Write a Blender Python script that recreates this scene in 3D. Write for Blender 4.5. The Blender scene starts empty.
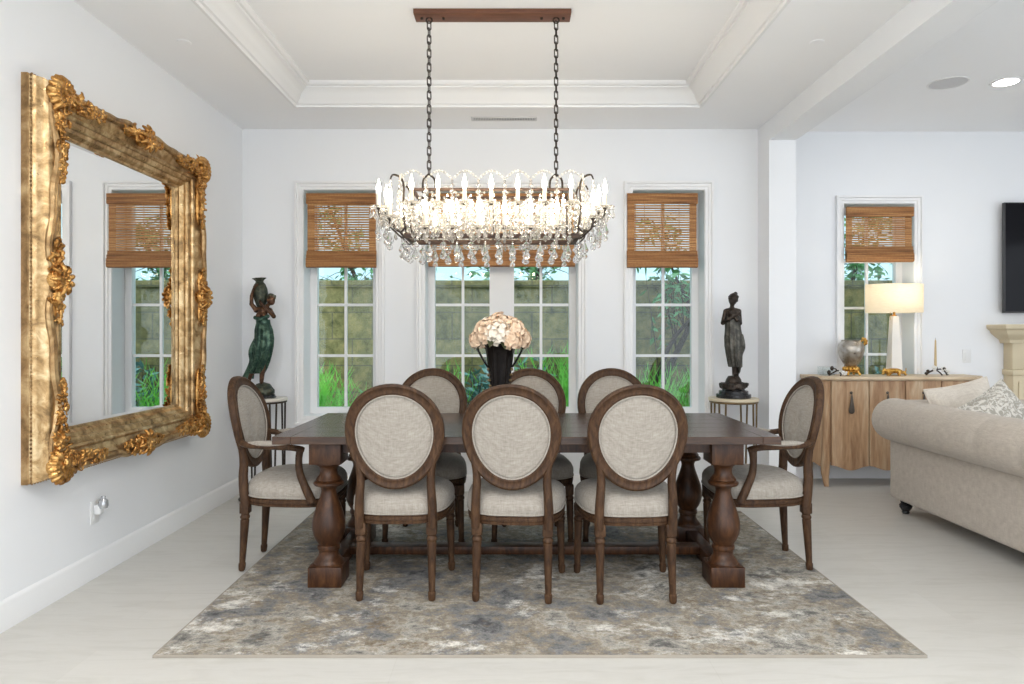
import bpy, bmesh, math, random
from mathutils import Vector, Matrix, noise
PI = math.pi
sc = bpy.context.scene
C = sc.collection
R = random.Random(7)

# ------------------------------------------------------------------ mesh builder
class MB:
    def __init__(s):
        s.v = []; s.f = []
    def add(s, vs, fs):
        o = len(s.v)
        s.v.extend([tuple(p) for p in vs]); s.f.extend([tuple(i + o for i in f) for f in fs])
        return s
    def merge(s, other, M=None):
        return s.add([(M @ Vector(p)) if M else p for p in other.v], other.f)
    def box(s, x0, x1, y0, y1, z0, z1, bev=0.0, seg=2, M=None):
        bm = bmesh.new()
        bmesh.ops.create_cube(bm, size=1)
        for v in bm.verts:
            v.co = Vector(((x0 + x1) / 2 + v.co.x * (x1 - x0), (y0 + y1) / 2 + v.co.y * (y1 - y0), (z0 + z1) / 2 + v.co.z * (z1 - z0)))
        if bev > 0:
            bmesh.ops.bevel(bm, geom=list(bm.edges), offset=bev, segments=seg, profile=0.5, affect='EDGES')
        s.frombm(bm, M); return s
    def frombm(s, bm, M=None):
        bm.verts.index_update()
        s.add([(M @ v.co) if M else v.co.copy() for v in bm.verts], [[v.index for v in f.verts] for f in bm.faces])
        bm.free(); return s
    def rings(s, rings, cap=True, closed=False):
        n = len(rings[0]); vs = [p for r in rings for p in r]; fs = []
        m = len(rings)
        for i in range(m if closed else m - 1):
            a = i * n; b = ((i + 1) % m) * n
            for j in range(n):
                k = (j + 1) % n
                fs.append((a + j, a + k, b + k, b + j))
        if cap and not closed:
            fs.append(tuple(reversed(range(n)))); fs.append(tuple(range((m - 1) * n, m * n)))
        return s.add(vs, fs)
    def lathe(s, prof, n=24, c=(0, 0, 0), flute=None, sx=1, sy=1, M=None):
        rs = []
        for (r, z) in prof:
            ring = []
            for j in range(n):
                a = 2 * PI * j / n
                rr = r * (flute(a, z) if flute else 1)
                p = Vector((c[0] + sx * rr * math.cos(a), c[1] + sy * rr * math.sin(a), c[2] + z))
                ring.append(M @ p if M else p)
            rs.append(ring)
        return s.rings(rs)
    def tube(s, pts, rad, n=8, closed=False, flat=1.0, up=None):
        pts = [Vector(p) for p in pts]; m = len(pts)
        if not hasattr(rad, '__len__'): rad = [rad] * m
        rs = []; prev = None
        for i in range(m):
            if closed: t = pts[(i + 1) % m] - pts[i - 1]
            else: t = pts[min(i + 1, m - 1)] - pts[max(i - 1, 0)]
            t = t.normalized() if t.length > 1e-9 else Vector((0, 0, 1))
            if up is not None: a = Vector(up)
            elif prev is None: a = Vector((0, 0, 1)) if abs(t.z) < .9 else Vector((1, 0, 0))
            else: a = prev
            a = (a - t * a.dot(t))
            a = a.normalized() if a.length > 1e-6 else t.orthogonal().normalized()
            prev = a; b = t.cross(a)
            rs.append([pts[i] + a * (math.cos(2 * PI * j / n) * rad[i] * flat) + b * (math.sin(2 * PI * j / n) * rad[i]) for j in range(n)])
        return s.rings(rs, cap=not closed, closed=closed)
    def ball(s, c, r, nu=10, nv=7, M=None):
        if not hasattr(r, '__len__'): r = (r, r, r)
        vs = []; fs = []
        cen = Vector(c)
        def tr(p):
            p = Vector(p)
            return (M @ p + cen) if M else p + cen
        vs.append(tr((0, 0, -r[2])))
        for i in range(1, nv):
            t = -PI / 2 + PI * i / nv
            for j in range(nu):
                a = 2 * PI * j / nu
                vs.append(tr((r[0] * math.cos(t) * math.cos(a), r[1] * math.cos(t) * math.sin(a), r[2] * math.sin(t))))
        vs.append(tr((0, 0, r[2]))); L = len(vs) - 1
        for j in range(nu): fs.append((0, 1 + (j + 1) % nu, 1 + j))
        for i in range(nv - 2):
            for j in range(nu):
                a = 1 + i * nu; b = a + nu
                fs.append((a + j, a + (j + 1) % nu, b + (j + 1) % nu, b + j))
        a = 1 + (nv - 2) * nu
        for j in range(nu): fs.append((a + j, a + (j + 1) % nu, L))
        return s.add(vs, fs)
    def limb(s, pts, rad, n=10):
        s.tube(pts, rad, n)
        for p, r in zip(pts, rad): s.ball(p, r, n, 7)
        return s
    def rect_sweep(s, u0, u1, v0, v1, prof, fn):
        # mitred moulding round a rectangle; prof = (inset towards the centre, height)
        rs = []
        for (i, h) in prof:
            rs.append([fn(u0 + i, v0 + i, h), fn(u1 - i, v0 + i, h), fn(u1 - i, v1 - i, h), fn(u0 + i, v1 - i, h)])
        return s.rings(rs, cap=False)
    def prism(s, outline, a0, a1, fn):
        # outline (p,q) extruded between a0 and a1
        n = len(outline)
        return s.rings([[fn(p, q, a0) for p, q in outline], [fn(p, q, a1) for p, q in outline]])
    def mesh(s, name, smooth=35):
        me = bpy.data.meshes.new(name)
        me.from_pydata(s.v, [], s.f)
        bm = bmesh.new(); bm.from_mesh(me)
        bmesh.ops.recalc_face_normals(bm, faces=bm.faces)
        bm.to_mesh(me); bm.free()
        if smooth:
            me.polygons.foreach_set('use_smooth', [True] * len(me.polygons))
            me.set_sharp_from_angle(angle=math.radians(smooth))
        me.update()
        return me

def obj(name, mb, m, parent=None, loc=(0, 0, 0), rot=(0, 0, 0), smooth=35, label=None):
    me = mb.mesh(name, smooth) if isinstance(mb, MB) else mb
    o = bpy.data.objects.new(name, me)
    C.objects.link(o)
    me.materials.clear(); me.materials.append(m)
    o.location = loc; o.rotation_euler = rot
    if parent: o.parent = parent
    if label: o['label'] = label
    return o
def thing(name, label, cat, loc=(0, 0, 0), rz=0, group=None):
    o = bpy.data.objects.new(name, None); C.objects.link(o)
    o.empty_display_size = .05
    o.location = loc; o.rotation_euler = (0, 0, rz)
    return tag(o, label, cat, group)
def tag(o, label, cat, group=None):
    o['label'] = label; o['category'] = cat
    if group: o['group'] = group
    return o
def struct(name, mb, m, parent=None, smooth=35):
    o = obj(name, mb, m, parent, smooth=smooth)
    if not parent: o['kind'] = 'structure'
    return o
def dup(root, loc, rz, label, group=None):
    r = root.copy(); C.objects.link(r); r.location = loc; r.rotation_euler = (0, 0, rz)
    r['label'] = label
    if group: r['group'] = group
    for ch in list(root.children):
        c = ch.copy(); C.objects.link(c); c.parent = r
        for g in list(ch.children):
            d = g.copy(); C.objects.link(d); d.parent = c
    return r
def remeshed(mb, voxel, smooth_it=4, name='m'):
    me = mb.mesh(name, 0); o = bpy.data.objects.new('tmp', me); C.objects.link(o)
    md = o.modifiers.new('r', 'REMESH'); md.mode = 'VOXEL'; md.voxel_size = voxel
    if smooth_it:
        sm = o.modifiers.new('s', 'SMOOTH'); sm.factor = .5; sm.iterations = smooth_it
    dg = bpy.context.evaluated_depsgraph_get(); dg.update()
    res = bpy.data.meshes.new_from_object(o.evaluated_get(dg))
    bpy.data.objects.remove(o); bpy.data.meshes.remove(me)
    res.polygons.foreach_set('use_smooth', [True] * len(res.polygons)); res.update()
    return res
def lerp(a, b, t): return a + (b - a) * t
def spline(pts, n):
    pts = [Vector(p) for p in pts]; out = []
    m = len(pts) - 1
    for i in range(n + 1):
        t = i / n * m; k = min(int(t), m - 1); f = t - k
        p0 = pts[max(k - 1, 0)]; p1 = pts[k]; p2 = pts[k + 1]; p3 = pts[min(k + 2, m)]
        out.append(.5 * ((2 * p1) + (p2 - p0) * f + (2 * p0 - 5 * p1 + 4 * p2 - p3) * f * f + (3 * p1 - p0 - 3 * p2 + p3) * f ** 3))
    return out
def interp(tab, x):
    for (a, va), (b, vb) in zip(tab, tab[1:]):
        if x <= b: return lerp(va, vb, max(0, (x - a) / (b - a)))
    return tab[-1][1]

# ------------------------------------------------------------------ materials
def srgb(r, g, b):
    f = lambda c: (c / 255 / 12.92) if c / 255 <= .04045 else ((c / 255 + .055) / 1.055) ** 2.4
    return (f(r), f(g), f(b), 1)
def newmat(name):
    m = bpy.data.materials.new(name); m.use_nodes = True
    nt = m.node_tree; b = nt.nodes['Principled BSDF']
    return m, nt, b
def tex_coord(nt, scale=(1, 1, 1), rot=(0, 0, 0)):
    tc = nt.nodes.new('ShaderNodeTexCoord'); mp = nt.nodes.new('ShaderNodeMapping')
    mp.inputs['Scale'].default_value = scale; mp.inputs['Rotation'].default_value = rot
    nt.links.new(tc.outputs['Object'], mp.inputs['Vector'])
    return mp.outputs['Vector']
def noise_node(nt, vec, scale, detail=5, rough=.55, dist=0):
    n = nt.nodes.new('ShaderNodeTexNoise')
    n.inputs['Scale'].default_value = scale; n.inputs['Detail'].default_value = detail
    n.inputs['Roughness'].default_value = rough; n.inputs['Distortion'].default_value = dist
    nt.links.new(vec, n.inputs['Vector'])
    return n.outputs['Fac']
def ramp(nt, fac, stops):
    r = nt.nodes.new('ShaderNodeValToRGB')
    while len(r.color_ramp.elements) < len(stops): r.color_ramp.elements.new(.5)
    for e, (p, c) in zip(r.color_ramp.elements, stops):
        e.position = p; e.color = c
    nt.links.new(fac, r.inputs['Fac'])
    return r.outputs['Color']
def bump(nt, b, h, strength=.2, dist=.01):
    n = nt.nodes.new('ShaderNodeBump'); n.inputs['Strength'].default_value = strength; n.inputs['Distance'].default_value = dist
    nt.links.new(h, n.inputs['Height']); nt.links.new(n.outputs['Normal'], b.inputs['Normal'])
def mixc(nt, fac, a, b, mode='MIX'):
    n = nt.nodes.new('ShaderNodeMix'); n.data_type = 'RGBA'; n.blend_type = mode
    for sock, val in ((n.inputs[0], fac), (n.inputs[6], a), (n.inputs[7], b)):
        if hasattr(val, 'is_output'): nt.links.new(val, sock)
        else: sock.default_value = val
    return n.outputs[2]
def paint(name, col, rough=.6, var=.03, sc_=3, metal=0.0, bscale=60, bstr=.05, spec=.5):
    m, nt, b = newmat(name)
    v = tex_coord(nt); f = noise_node(nt, v, sc_, 4)
    lo = tuple(c * (1 - var) for c in col[:3]) + (1,); hi = tuple(min(1, c * (1 + var)) for c in col[:3]) + (1,)
    nt.links.new(ramp(nt, f, [(.3, lo), (.7, hi)]), b.inputs['Base Color'])
    b.inputs['Roughness'].default_value = rough; b.inputs['Metallic'].default_value = metal
    b.inputs['Specular IOR Level'].default_value = spec
    if bstr: bump(nt, b, noise_node(nt, v, bscale, 3), bstr, .002)
    return m
def wood(name, cols, scale=(6, 6, 1), rough=.4, nsc=6, bstr=.15, dist=.6, spec=.5):
    m, nt, b = newmat(name)
    v = tex_coord(nt, scale)
    f = noise_node(nt, v, nsc, 7, .6, dist)
    v2 = tex_coord(nt, tuple(s * 5 for s in scale)); f2 = noise_node(nt, v2, nsc, 3, .6)
    c = ramp(nt, f, [(.28, cols[0]), (.5, cols[1]), (.72, cols[2])])
    c = mixc(nt, .25, c, ramp(nt, f2, [(.3, (.35, .3, .28, 1)), (.6, (1, 1, 1, 1))]), 'MULTIPLY')
    nt.links.new(c, b.inputs['Base Color'])
    b.inputs['Roughness'].default_value = rough; b.inputs['Specular IOR Level'].default_value = spec
    bump(nt, b, f2, bstr, .002)
    return m
def fabric(name, a, c, scale=1.0, rough=.9):
    m, nt, b = newmat(name)
    v1 = tex_coord(nt, (400 * scale, 30 * scale, 30 * scale)); v2 = tex_coord(nt, (30 * scale, 30 * scale, 400 * scale)); v3 = tex_coord(nt, (30 * scale, 400 * scale, 30 * scale))
    f1 = noise_node(nt, v1, 1, 3); f2 = noise_node(nt, v2, 1, 3); f3 = noise_node(nt, v3, 1, 3)
    ad = nt.nodes.new('ShaderNodeMath'); ad.operation = 'ADD'; nt.links.new(f1, ad.inputs[0]); nt.links.new(f2, ad.inputs[1])
    ad2 = nt.nodes.new('ShaderNodeMath'); ad2.operation = 'MULTIPLY_ADD'; nt.links.new(ad.outputs[0], ad2.inputs[0]); ad2.inputs[1].default_value = .333
    mm = nt.nodes.new('ShaderNodeMath'); mm.operation = 'MULTIPLY'; nt.links.new(f3, mm.inputs[0]); mm.inputs[1].default_value = .333
    nt.links.new(mm.outputs[0], ad2.inputs[2])
    nt.links.new(ramp(nt, ad2.outputs[0], [(.38, a), (.62, c)]), b.inputs['Base Color'])
    b.inputs['Roughness'].default_value = rough; b.inputs['Specular IOR Level'].default_value = .15
    b.inputs['Sheen Weight'].default_value = .15
    bump(nt, b, ad2.outputs[0], .25, .002)
    return m
def emit(name, col, strength):
    m = bpy.data.materials.new(name); m.use_nodes = True; nt = m.node_tree
    nt.nodes.clear(); e = nt.nodes.new('ShaderNodeEmission'); o = nt.nodes.new('ShaderNodeOutputMaterial')
    e.inputs['Color'].default_value = col; e.inputs['Strength'].default_value = strength
    nt.links.new(e.outputs[0], o.inputs['Surface'])
    return m
def pane_glass(name, tint=(1, 1, 1, 1)):
    m = bpy.data.materials.new(name); m.use_nodes = True; nt = m.node_tree; nt.nodes.clear()
    t = nt.nodes.new('ShaderNodeBsdfTransparent'); g = nt.nodes.new('ShaderNodeBsdfGlossy'); mx = nt.nodes.new('ShaderNodeMixShader')
    lw = nt.nodes.new('ShaderNodeLayerWeight'); lw.inputs['Blend'].default_value = .5
    pw = nt.nodes.new('ShaderNodeMath'); pw.operation = 'POWER'; pw.inputs[1].default_value = 4; nt.links.new(lw.outputs['Facing'], pw.inputs[0])
    fr = nt.nodes.new('ShaderNodeMath'); fr.operation = 'MULTIPLY_ADD'; fr.inputs[1].default_value = .8; fr.inputs[2].default_value = .03; nt.links.new(pw.outputs[0], fr.inputs[0])
    o = nt.nodes.new('ShaderNodeOutputMaterial')
    t.inputs['Color'].default_value = tint; g.inputs['Roughness'].default_value = .01
    nt.links.new(fr.outputs[0], mx.inputs[0]); nt.links.new(t.outputs[0], mx.inputs[1]); nt.links.new(g.outputs[0], mx.inputs[2]); nt.links.new(mx.outputs[0], o.inputs['Surface'])
    return m
def crystal(name, transp=.25, rough=.08, haze=.22):
    m = bpy.data.materials.new(name); m.use_nodes = True; nt = m.node_tree; nt.nodes.clear()
    t = nt.nodes.new('ShaderNodeBsdfTransparent'); g = nt.nodes.new('ShaderNodeBsdfGlass'); h = nt.nodes.new('ShaderNodeBsdfTranslucent')
    g.inputs['IOR'].default_value = 1.52; g.inputs['Roughness'].default_value = rough; h.inputs['Color'].default_value = (1, .95, .86, 1)
    m1 = nt.nodes.new('ShaderNodeMixShader'); m2 = nt.nodes.new('ShaderNodeMixShader'); o = nt.nodes.new('ShaderNodeOutputMaterial')
    m1.inputs[0].default_value = transp; m2.inputs[0].default_value = haze
    nt.links.new(g.outputs[0], m1.inputs[1]); nt.links.new(t.outputs[0], m1.inputs[2])
    nt.links.new(m1.outputs[0], m2.inputs[1]); nt.links.new(h.outputs[0], m2.inputs[2]); nt.links.new(m2.outputs[0], o.inputs['Surface'])
    return m

M = {}
M['wall'] = paint('wall paint', (.83, .84, .855), .7, .01, 1.5, bscale=120, bstr=.03, spec=.3)
M['ceil'] = paint('ceiling paint', (.91, .915, .925), .8, .008, 1.2, bscale=120, bstr=.02, spec=.2)
M['trim'] = paint('trim enamel', (.82, .82, .82), .4, .008, 2, bstr=0)
M['white'] = paint('white plastic', (.78, .78, .77), .4, .01, 4, bstr=0)

def mk_floor():
    m, nt, b = newmat('pale wood look floor tile')
    tc = nt.nodes.new('ShaderNodeTexCoord')
    br = nt.nodes.new('ShaderNodeTexBrick'); nt.links.new(tc.outputs['Object'], br.inputs['Vector'])
    br.inputs['Color1'].default_value = (.60, .584, .548, 1); br.inputs['Color2'].default_value = (.565, .549, .512, 1)
    br.inputs['Mortar'].default_value = (.55, .53, .49, 1)
    br.inputs['Scale'].default_value = 1; br.inputs['Brick Width'].default_value = 1.2; br.inputs['Row Height'].default_value = .3
    br.inputs['Mortar Size'].default_value = .0015; br.inputs['Mortar Smooth'].default_value = .3; br.offset = .37
    v = tex_coord(nt, (1.2, 7, 1), (0, 0, .15)); f = noise_node(nt, v, 2.2, 7, .6, 1.2)
    g = ramp(nt, f, [(.3, (.90, .895, .88, 1)), (.55, (1, 1, 1, 1)), (.75, (.95, .945, .935, 1))])
    nt.links.new(mixc(nt, 1, br.outputs['Color'], g, 'MULTIPLY'), b.inputs['Base Color'])
    b.inputs['Roughness'].default_value = .38; b.inputs['Specular IOR Level'].default_value = .4
    return m
M['floor'] = mk_floor()

def mk_rug():
    m, nt, b = newmat('distressed abstract rug')
    vf = tex_coord(nt); v = tex_coord(nt, (1, 1.15, 1))
    big = noise_node(nt, v, 2.3, 15, .80, .15)
    base = ramp(nt, big, [(.37, srgb(84, 84, 85)), (.45, srgb(128, 127, 126)), (.50, srgb(142, 131, 114)), (.54, srgb(168, 163, 153)), (.61, srgb(104, 102, 99))])
    n2 = noise_node(nt, tex_coord(nt, (1.0, 1.5, 1), (0, 0, .2)), 2.2, 15, .82, .2)
    c = mixc(nt, ramp(nt, n2, [(.535, (0, 0, 0, 1)), (.61, (.9, .9, .9, 1))]), base, srgb(220, 216, 208))
    n3 = noise_node(nt, tex_coord(nt, (1.0, 1.5, 1), (0, 0, -.3)), 2.6, 15, .80, .2)
    c = mixc(nt, ramp(nt, n3, [(.555, (0, 0, 0, 1)), (.64, (.85, .85, .85, 1))]), c, srgb(112, 94, 72))
    n4 = noise_node(nt, vf, 24, 12, .85)
    c = mixc(nt, .9, c, ramp(nt, n4, [(.38, (.62, .62, .62, 1)), (.58, (1.2, 1.2, 1.2, 1))]), 'MULTIPLY')
    fine = noise_node(nt, vf, 110, 4, .7)
    c = mixc(nt, .5, c, ramp(nt, fine, [(.3, (.65, .65, .65, 1)), (.65, (1.2, 1.2, 1.2, 1))]), 'MULTIPLY')
    nt.links.new(c, b.inputs['Base Color'])
    b.inputs['Roughness'].default_value = .95; b.inputs['Specular IOR Level'].default_value = .1
    bump(nt, b, fine, .4, .004)
    return m
M['rug'] = mk_rug()
M['rug_edge'] = paint('rug binding', srgb(158, 150, 138), .95, .05, 20)

M['chairwood'] = wood('weathered oak', (srgb(40, 25, 14), srgb(70, 47, 29), srgb(94, 68, 45)), (9, 9, 2.2), .6, 6, spec=.3)
M['tablewood'] = wood('dark walnut', (srgb(40, 22, 11), srgb(68, 41, 23), srgb(94, 61, 36)), (9, 9, 2), .4, 4, spec=.35)
M['tabletop'] = wood('dark walnut top', (srgb(42, 26, 16), srgb(66, 44, 29), srgb(90, 62, 42)), (1.3, 12, 12), .27, 3)
M['linen'] = fabric('oatmeal linen', srgb(142, 134, 124), srgb(173, 166, 156))
M['linen_same'] = M['linen']  # second key for the same linen
M['sofa'] = fabric('cream sofa linen', srgb(176, 165, 153), srgb(200, 190, 178), .8)
M['pillow'] = fabric('grey beige pillow', srgb(196, 186, 174), srgb(220, 212, 200), .8)
def mk_pattern():
    m, nt, b = newmat('damask pillow')
    v = tex_coord(nt); w = nt.nodes.new('ShaderNodeTexVoronoi'); w.inputs['Scale'].default_value = 16; w.distance = 'MANHATTAN'
    nt.links.new(v, w.inputs['Vector'])
    n = noise_node(nt, v, 22, 3, .6, 2.5)
    c = mixc(nt, ramp(nt, n, [(.47, (0, 0, 0, 1)), (.52, (1, 1, 1, 1))]), srgb(208, 203, 194), srgb(158, 153, 142))
    nt.links.new(c, b.inputs['Base Color']); b.inputs['Roughness'].default_value = .9
    return m
M['damask'] = mk_pattern()
def mk_gold(name, cols, rough=.38, metal=.85, nsc=9):
    m, nt, b = newmat(name)
    f = noise_node(nt, tex_coord(nt), nsc, 7, .65, .5)
    nt.links.new(ramp(nt, f, [(.3, cols[0]), (.48, cols[1]), (.68, cols[2])]), b.inputs['Base Color'])
    b.inputs['Metallic'].default_value = metal
    f2 = noise_node(nt, tex_coord(nt), 40, 4)
    nt.links.new(ramp(nt, f2, [(.3, (rough - .12,) * 3 + (1,)), (.7, (rough + .2,) * 3 + (1,))]), b.inputs['Roughness'])
    bump(nt, b, f2, .25, .003)
    return m
M['gold'] = mk_gold('antique gold leaf', (srgb(92, 70, 46), srgb(176, 144, 100), srgb(224, 200, 158)), .36, .85, 13)
M['gold_orn'] = mk_gold('carved gold', (srgb(96, 64, 32), srgb(178, 128, 68), srgb(226, 182, 116)), .30, .9, 16)
M['gold_dark'] = mk_gold('worn gold edge', (srgb(96, 72, 46), srgb(156, 124, 84), srgb(200, 172, 128)), .45, .8)
M['brass'] = mk_gold('brass', (srgb(140, 96, 40), srgb(200, 150, 70), srgb(230, 186, 110)), .3, .95, 20)
def mk_mirror():
    m, nt, b = newmat('mirror glass'); b.inputs['Metallic'].default_value = 1; b.inputs['Roughness'].default_value = .01
    b.inputs['Base Color'].default_value = (.9, .91, .91, 1); return m
M['mirror'] = mk_mirror()
M['iron'] = paint('dark iron', srgb(62, 54, 48), .5, .15, 20, metal=.7)
M['rust'] = wood('rusted bronze canopy', (srgb(84, 50, 34), srgb(110, 68, 46), srgb(126, 80, 56)), (1, 14, 14), .5, 6)
M['railwood'] = wood('aged brown rail', (srgb(44, 29, 20), srgb(68, 46, 31), srgb(92, 64, 44)), (2, 14, 14), .55, 6)
M['crystal'] = crystal('clear crystal', .25, .08, .14)
M['drop'] = crystal('clear crystal drop', .3, .03, .03)
M['bead'] = crystal('crystal bead', .0, .35)
M['sleeve'] = paint('ivory candle sleeve', srgb(236, 226, 204), .5, .02, 10)
M['bulb'] = emit('lit flame bulb', (1, .86, .64, 1), 28)
M['canlight'] = emit('lit recessed lamp', (1, .95, .88, 1), 30)
M['pane'] = pane_glass('window glass', (.93, .97, .97, 1))
M['clear'] = pane_glass('clear glass box', (.96, .98, .98, 1))
def mk_bamboo(name, a, b_, c):
    m, nt, b = newmat(name)
    f = noise_node(nt, tex_coord(nt, (2, 8, 120)), 1.2, 4, .6)
    f2 = noise_node(nt, tex_coord(nt, (60, 40, 30)), 1.5, 3, .6)
    col = ramp(nt, f, [(.3, a), (.5, b_), (.7, c)])
    col = mixc(nt, .35, col, ramp(nt, f2, [(.35, (.5, .42, .35, 1)), (.6, (1, 1, 1, 1))]), 'MULTIPLY')
    nt.links.new(col, b.inputs['Base Color']); b.inputs['Roughness'].default_value = .65
    return m
M['bamboo'] = mk_bamboo('woven bamboo', srgb(112, 70, 34), srgb(176, 124, 72), srgb(214, 170, 116))
M['bamboo_b'] = mk_bamboo('woven bamboo cuff', srgb(92, 54, 24), srgb(160, 108, 58), srgb(200, 152, 96))
M['bronze'] = paint('dark bronze', srgb(58, 50, 44), .38, .35, 18, metal=.75)
M['bronze_skin'] = mk_gold('brown bronze', (srgb(44, 32, 25), srgb(84, 60, 45), srgb(130, 94, 68)), .38, .7, 22)
M['patina'] = mk_gold('green patina', (srgb(22, 38, 33), srgb(42, 68, 56), srgb(92, 118, 98)), .42, .55, 24)
M['patina_dark'] = mk_gold('dark green bronze', (srgb(34, 36, 32), srgb(62, 68, 58), srgb(98, 96, 78)), .45, .6, 24)
M['bronze_dress'] = mk_gold('grey bronze dress', (srgb(44, 42, 38), srgb(70, 68, 62), srgb(104, 100, 92)), .42, .6, 24)
M['blackmarble'] = paint('black marble', srgb(34, 34, 36), .2, .4, 12, bstr=0)
M['marble'] = paint('pale stone top', srgb(214, 208, 198), .3, .06, 6, bstr=0)
M['tan_top'] = paint('beige stone top', srgb(206, 192, 166), .35, .06, 6, bstr=0)
M['bronze_leg'] = paint('antique brass legs', srgb(116, 98, 70), .35, .12, 12, metal=.8)
M['vase'] = paint('blackened metal vase', srgb(34, 30, 28), .35, .3, 24, metal=.7, bscale=50, bstr=.3)
M['petal'] = paint('cream hydrangea petal', srgb(236, 208, 178), .7, .08, 14, bstr=0)
M['petal2'] = paint('white hydrangea petal', srgb(246, 234, 216), .7, .05, 14, bstr=0)
M['leaf'] = paint('dark green leaf', srgb(62, 66, 40), .5, .25, 20)
M['cab'] = wood('limed mango wood', (srgb(138, 100, 70), srgb(184, 148, 112), srgb(206, 184, 154)), (6, 6, .7), .55, 2.6, .15, .8)
M['cab_top'] = wood('limed mango top', (srgb(186, 160, 128), srgb(208, 186, 156), srgb(222, 204, 178)), (1, 8, 8), .5, 3.2)
M['cab_dark'] = paint('cabinet reveal', srgb(80, 60, 42), .8, .1, 10)
M['tassel'] = paint('grey iron pull', srgb(96, 88, 80), .5, .15, 20, metal=.6)
M['silver'] = mk_gold('mottled silver glaze', (srgb(120, 104, 84), srgb(172, 164, 152), srgb(204, 200, 194)), .36, .9, 9)
M['alabaster'] = paint('white alabaster', srgb(238, 232, 222), .35, .05, 5, bstr=0)
M['candle'] = paint('tan taper candle', srgb(196, 172, 128), .5, .04, 10, bstr=0)
M['porcelain'] = paint('white porcelain blossom', srgb(228, 226, 220), .3, .03, 10, bstr=0)
def mk_shade():
    m, nt, b = newmat('linen lamp shade')
    d = nt.nodes.new('ShaderNodeBsdfDiffuse'); t = nt.nodes.new('ShaderNodeBsdfTranslucent'); mx = nt.nodes.new('ShaderNodeMixShader')
    f = noise_node(nt, tex_coord(nt, (30, 30, 300)), 1, 3)
    c = ramp(nt, f, [(.3, srgb(240, 232, 214)), (.7, srgb(250, 244, 230))])
    nt.links.new(c, d.inputs['Color']); nt.links.new(c, t.inputs['Color']); mx.inputs[0].default_value = .55
    nt.links.new(d.outputs[0], mx.inputs[1]); nt.links.new(t.outputs[0], mx.inputs[2])
    nt.links.new(mx.outputs[0], nt.nodes['Material Output'].inputs['Surface'])
    return m
M['shade'] = mk_shade()
M['lampbulb'] = emit('lit lamp bulb', (1, .91, .76, 1), 28)
M['tv'] = paint('black glass screen', (.006, .006, .008, 1), .1, .1, 3, bstr=0, spec=.12)
M['tvbody'] = paint('dark grey tv casing', srgb(60, 60, 62), .4, .05, 5, bstr=0)
M['stone'] = paint('cream cast stone', srgb(214, 200, 170), .7, .05, 4)
M['grille'] = paint('grey speaker grille', srgb(205, 205, 207), .7, .03, 60)
M['vent'] = paint('vent metal', srgb(206, 206, 206), .5, .02, 10, bstr=0)
M['ventdark'] = paint('vent shadow gap', srgb(150, 150, 152), .8, .02, 10, bstr=0)
M['chrome'] = paint('clear plastic plug', srgb(190, 192, 194), .15, .04, 12, metal=.6, bstr=0)
def mk_block():
    m, nt, b = newmat('mossy block wall')
    tc = nt.nodes.new('ShaderNodeTexCoord'); mp = nt.nodes.new('ShaderNodeMapping'); mp.inputs['Rotation'].default_value = (-PI / 2, 0, 0)
    nt.links.new(tc.outputs['Object'], mp.inputs['Vector'])
    br = nt.nodes.new('ShaderNodeTexBrick'); nt.links.new(mp.outputs['Vector'], br.inputs['Vector'])
    br.inputs['Scale'].default_value = 1; br.inputs['Brick Width'].default_value = .45; br.inputs['Row Height'].default_value = .3
    br.inputs['Mortar Size'].default_value = .008
    br.inputs['Color1'].default_value = srgb(156, 144, 98); br.inputs['Color2'].default_value = srgb(138, 130, 92); br.inputs['Mortar'].default_value = srgb(118, 112, 92)
    f = noise_node(nt, tex_coord(nt), 7, 12, .78)
    nt.links.new(mixc(nt, 1, br.outputs['Color'], ramp(nt, f, [(.36, (.3, .36, .3, 1)), (.5, (.75, .8, .7, 1)), (.64, (1.2, 1.18, 1.1, 1))]), 'MULTIPLY'), b.inputs['Base Color'])
    b.inputs['Roughness'].default_value = .95; bump(nt, b, f, .6, .02)
    return m
M['block'] = mk_block()
M['soil'] = paint('garden soil', srgb(92, 84, 66), .95, .3, 8)
def foliage(name, a, b_):
    m, nt, b = newmat(name)
    d = b; f = noise_node(nt, tex_coord(nt), 7, 4)
    nt.links.new(ramp(nt, f, [(.3, a), (.7, b_)]), d.inputs['Base Color'])
    d.inputs['Roughness'].default_value = .5
    d.inputs['Transmission Weight'].default_value = 0
    return m
M['grass'] = foliage('bright feathery green', srgb(92, 190, 60), srgb(160, 236, 104))
M['teal'] = foliage('blue green leaf', srgb(70, 120, 112), srgb(136, 182, 176))
M['leaf_out'] = foliage('tree leaf', srgb(60, 120, 66), srgb(130, 190, 130))
M['bark'] = wood('dark bark', (srgb(46, 38, 34), srgb(72, 60, 52), srgb(98, 84, 72)), (8, 8, 2), .9, 5)

# ------------------------------------------------------------------ camera, world
F = 683.0; HZ = 334.5; CAMZ = 1.25
cam = bpy.data.cameras.new('camera'); co = bpy.data.objects.new('camera', cam); C.objects.link(co)
co.location = (0, 0, CAMZ); co.rotation_euler = (PI / 2, 0, 0)
cam.sensor_width = 36; cam.sensor_fit = 'HORIZONTAL'; cam.lens = 36 * F / 1024
cam.shift_y = -(342 - HZ) / 1024
sc.camera = co
w = bpy.data.worlds.new('sky'); sc.world = w; w.use_nodes = True
nt = w.node_tree; bg = nt.nodes['Background']; bg.inputs['Strength'].default_value = 1.0
tcw = nt.nodes.new('ShaderNodeTexCoord'); sx_ = nt.nodes.new('ShaderNodeSeparateXYZ'); nt.links.new(tcw.outputs['Generated'], sx_.inputs[0])
mr_ = nt.nodes.new('ShaderNodeMapRange'); mr_.inputs['From Min'].default_value = .6; mr_.inputs['From Max'].default_value = -.6
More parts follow.
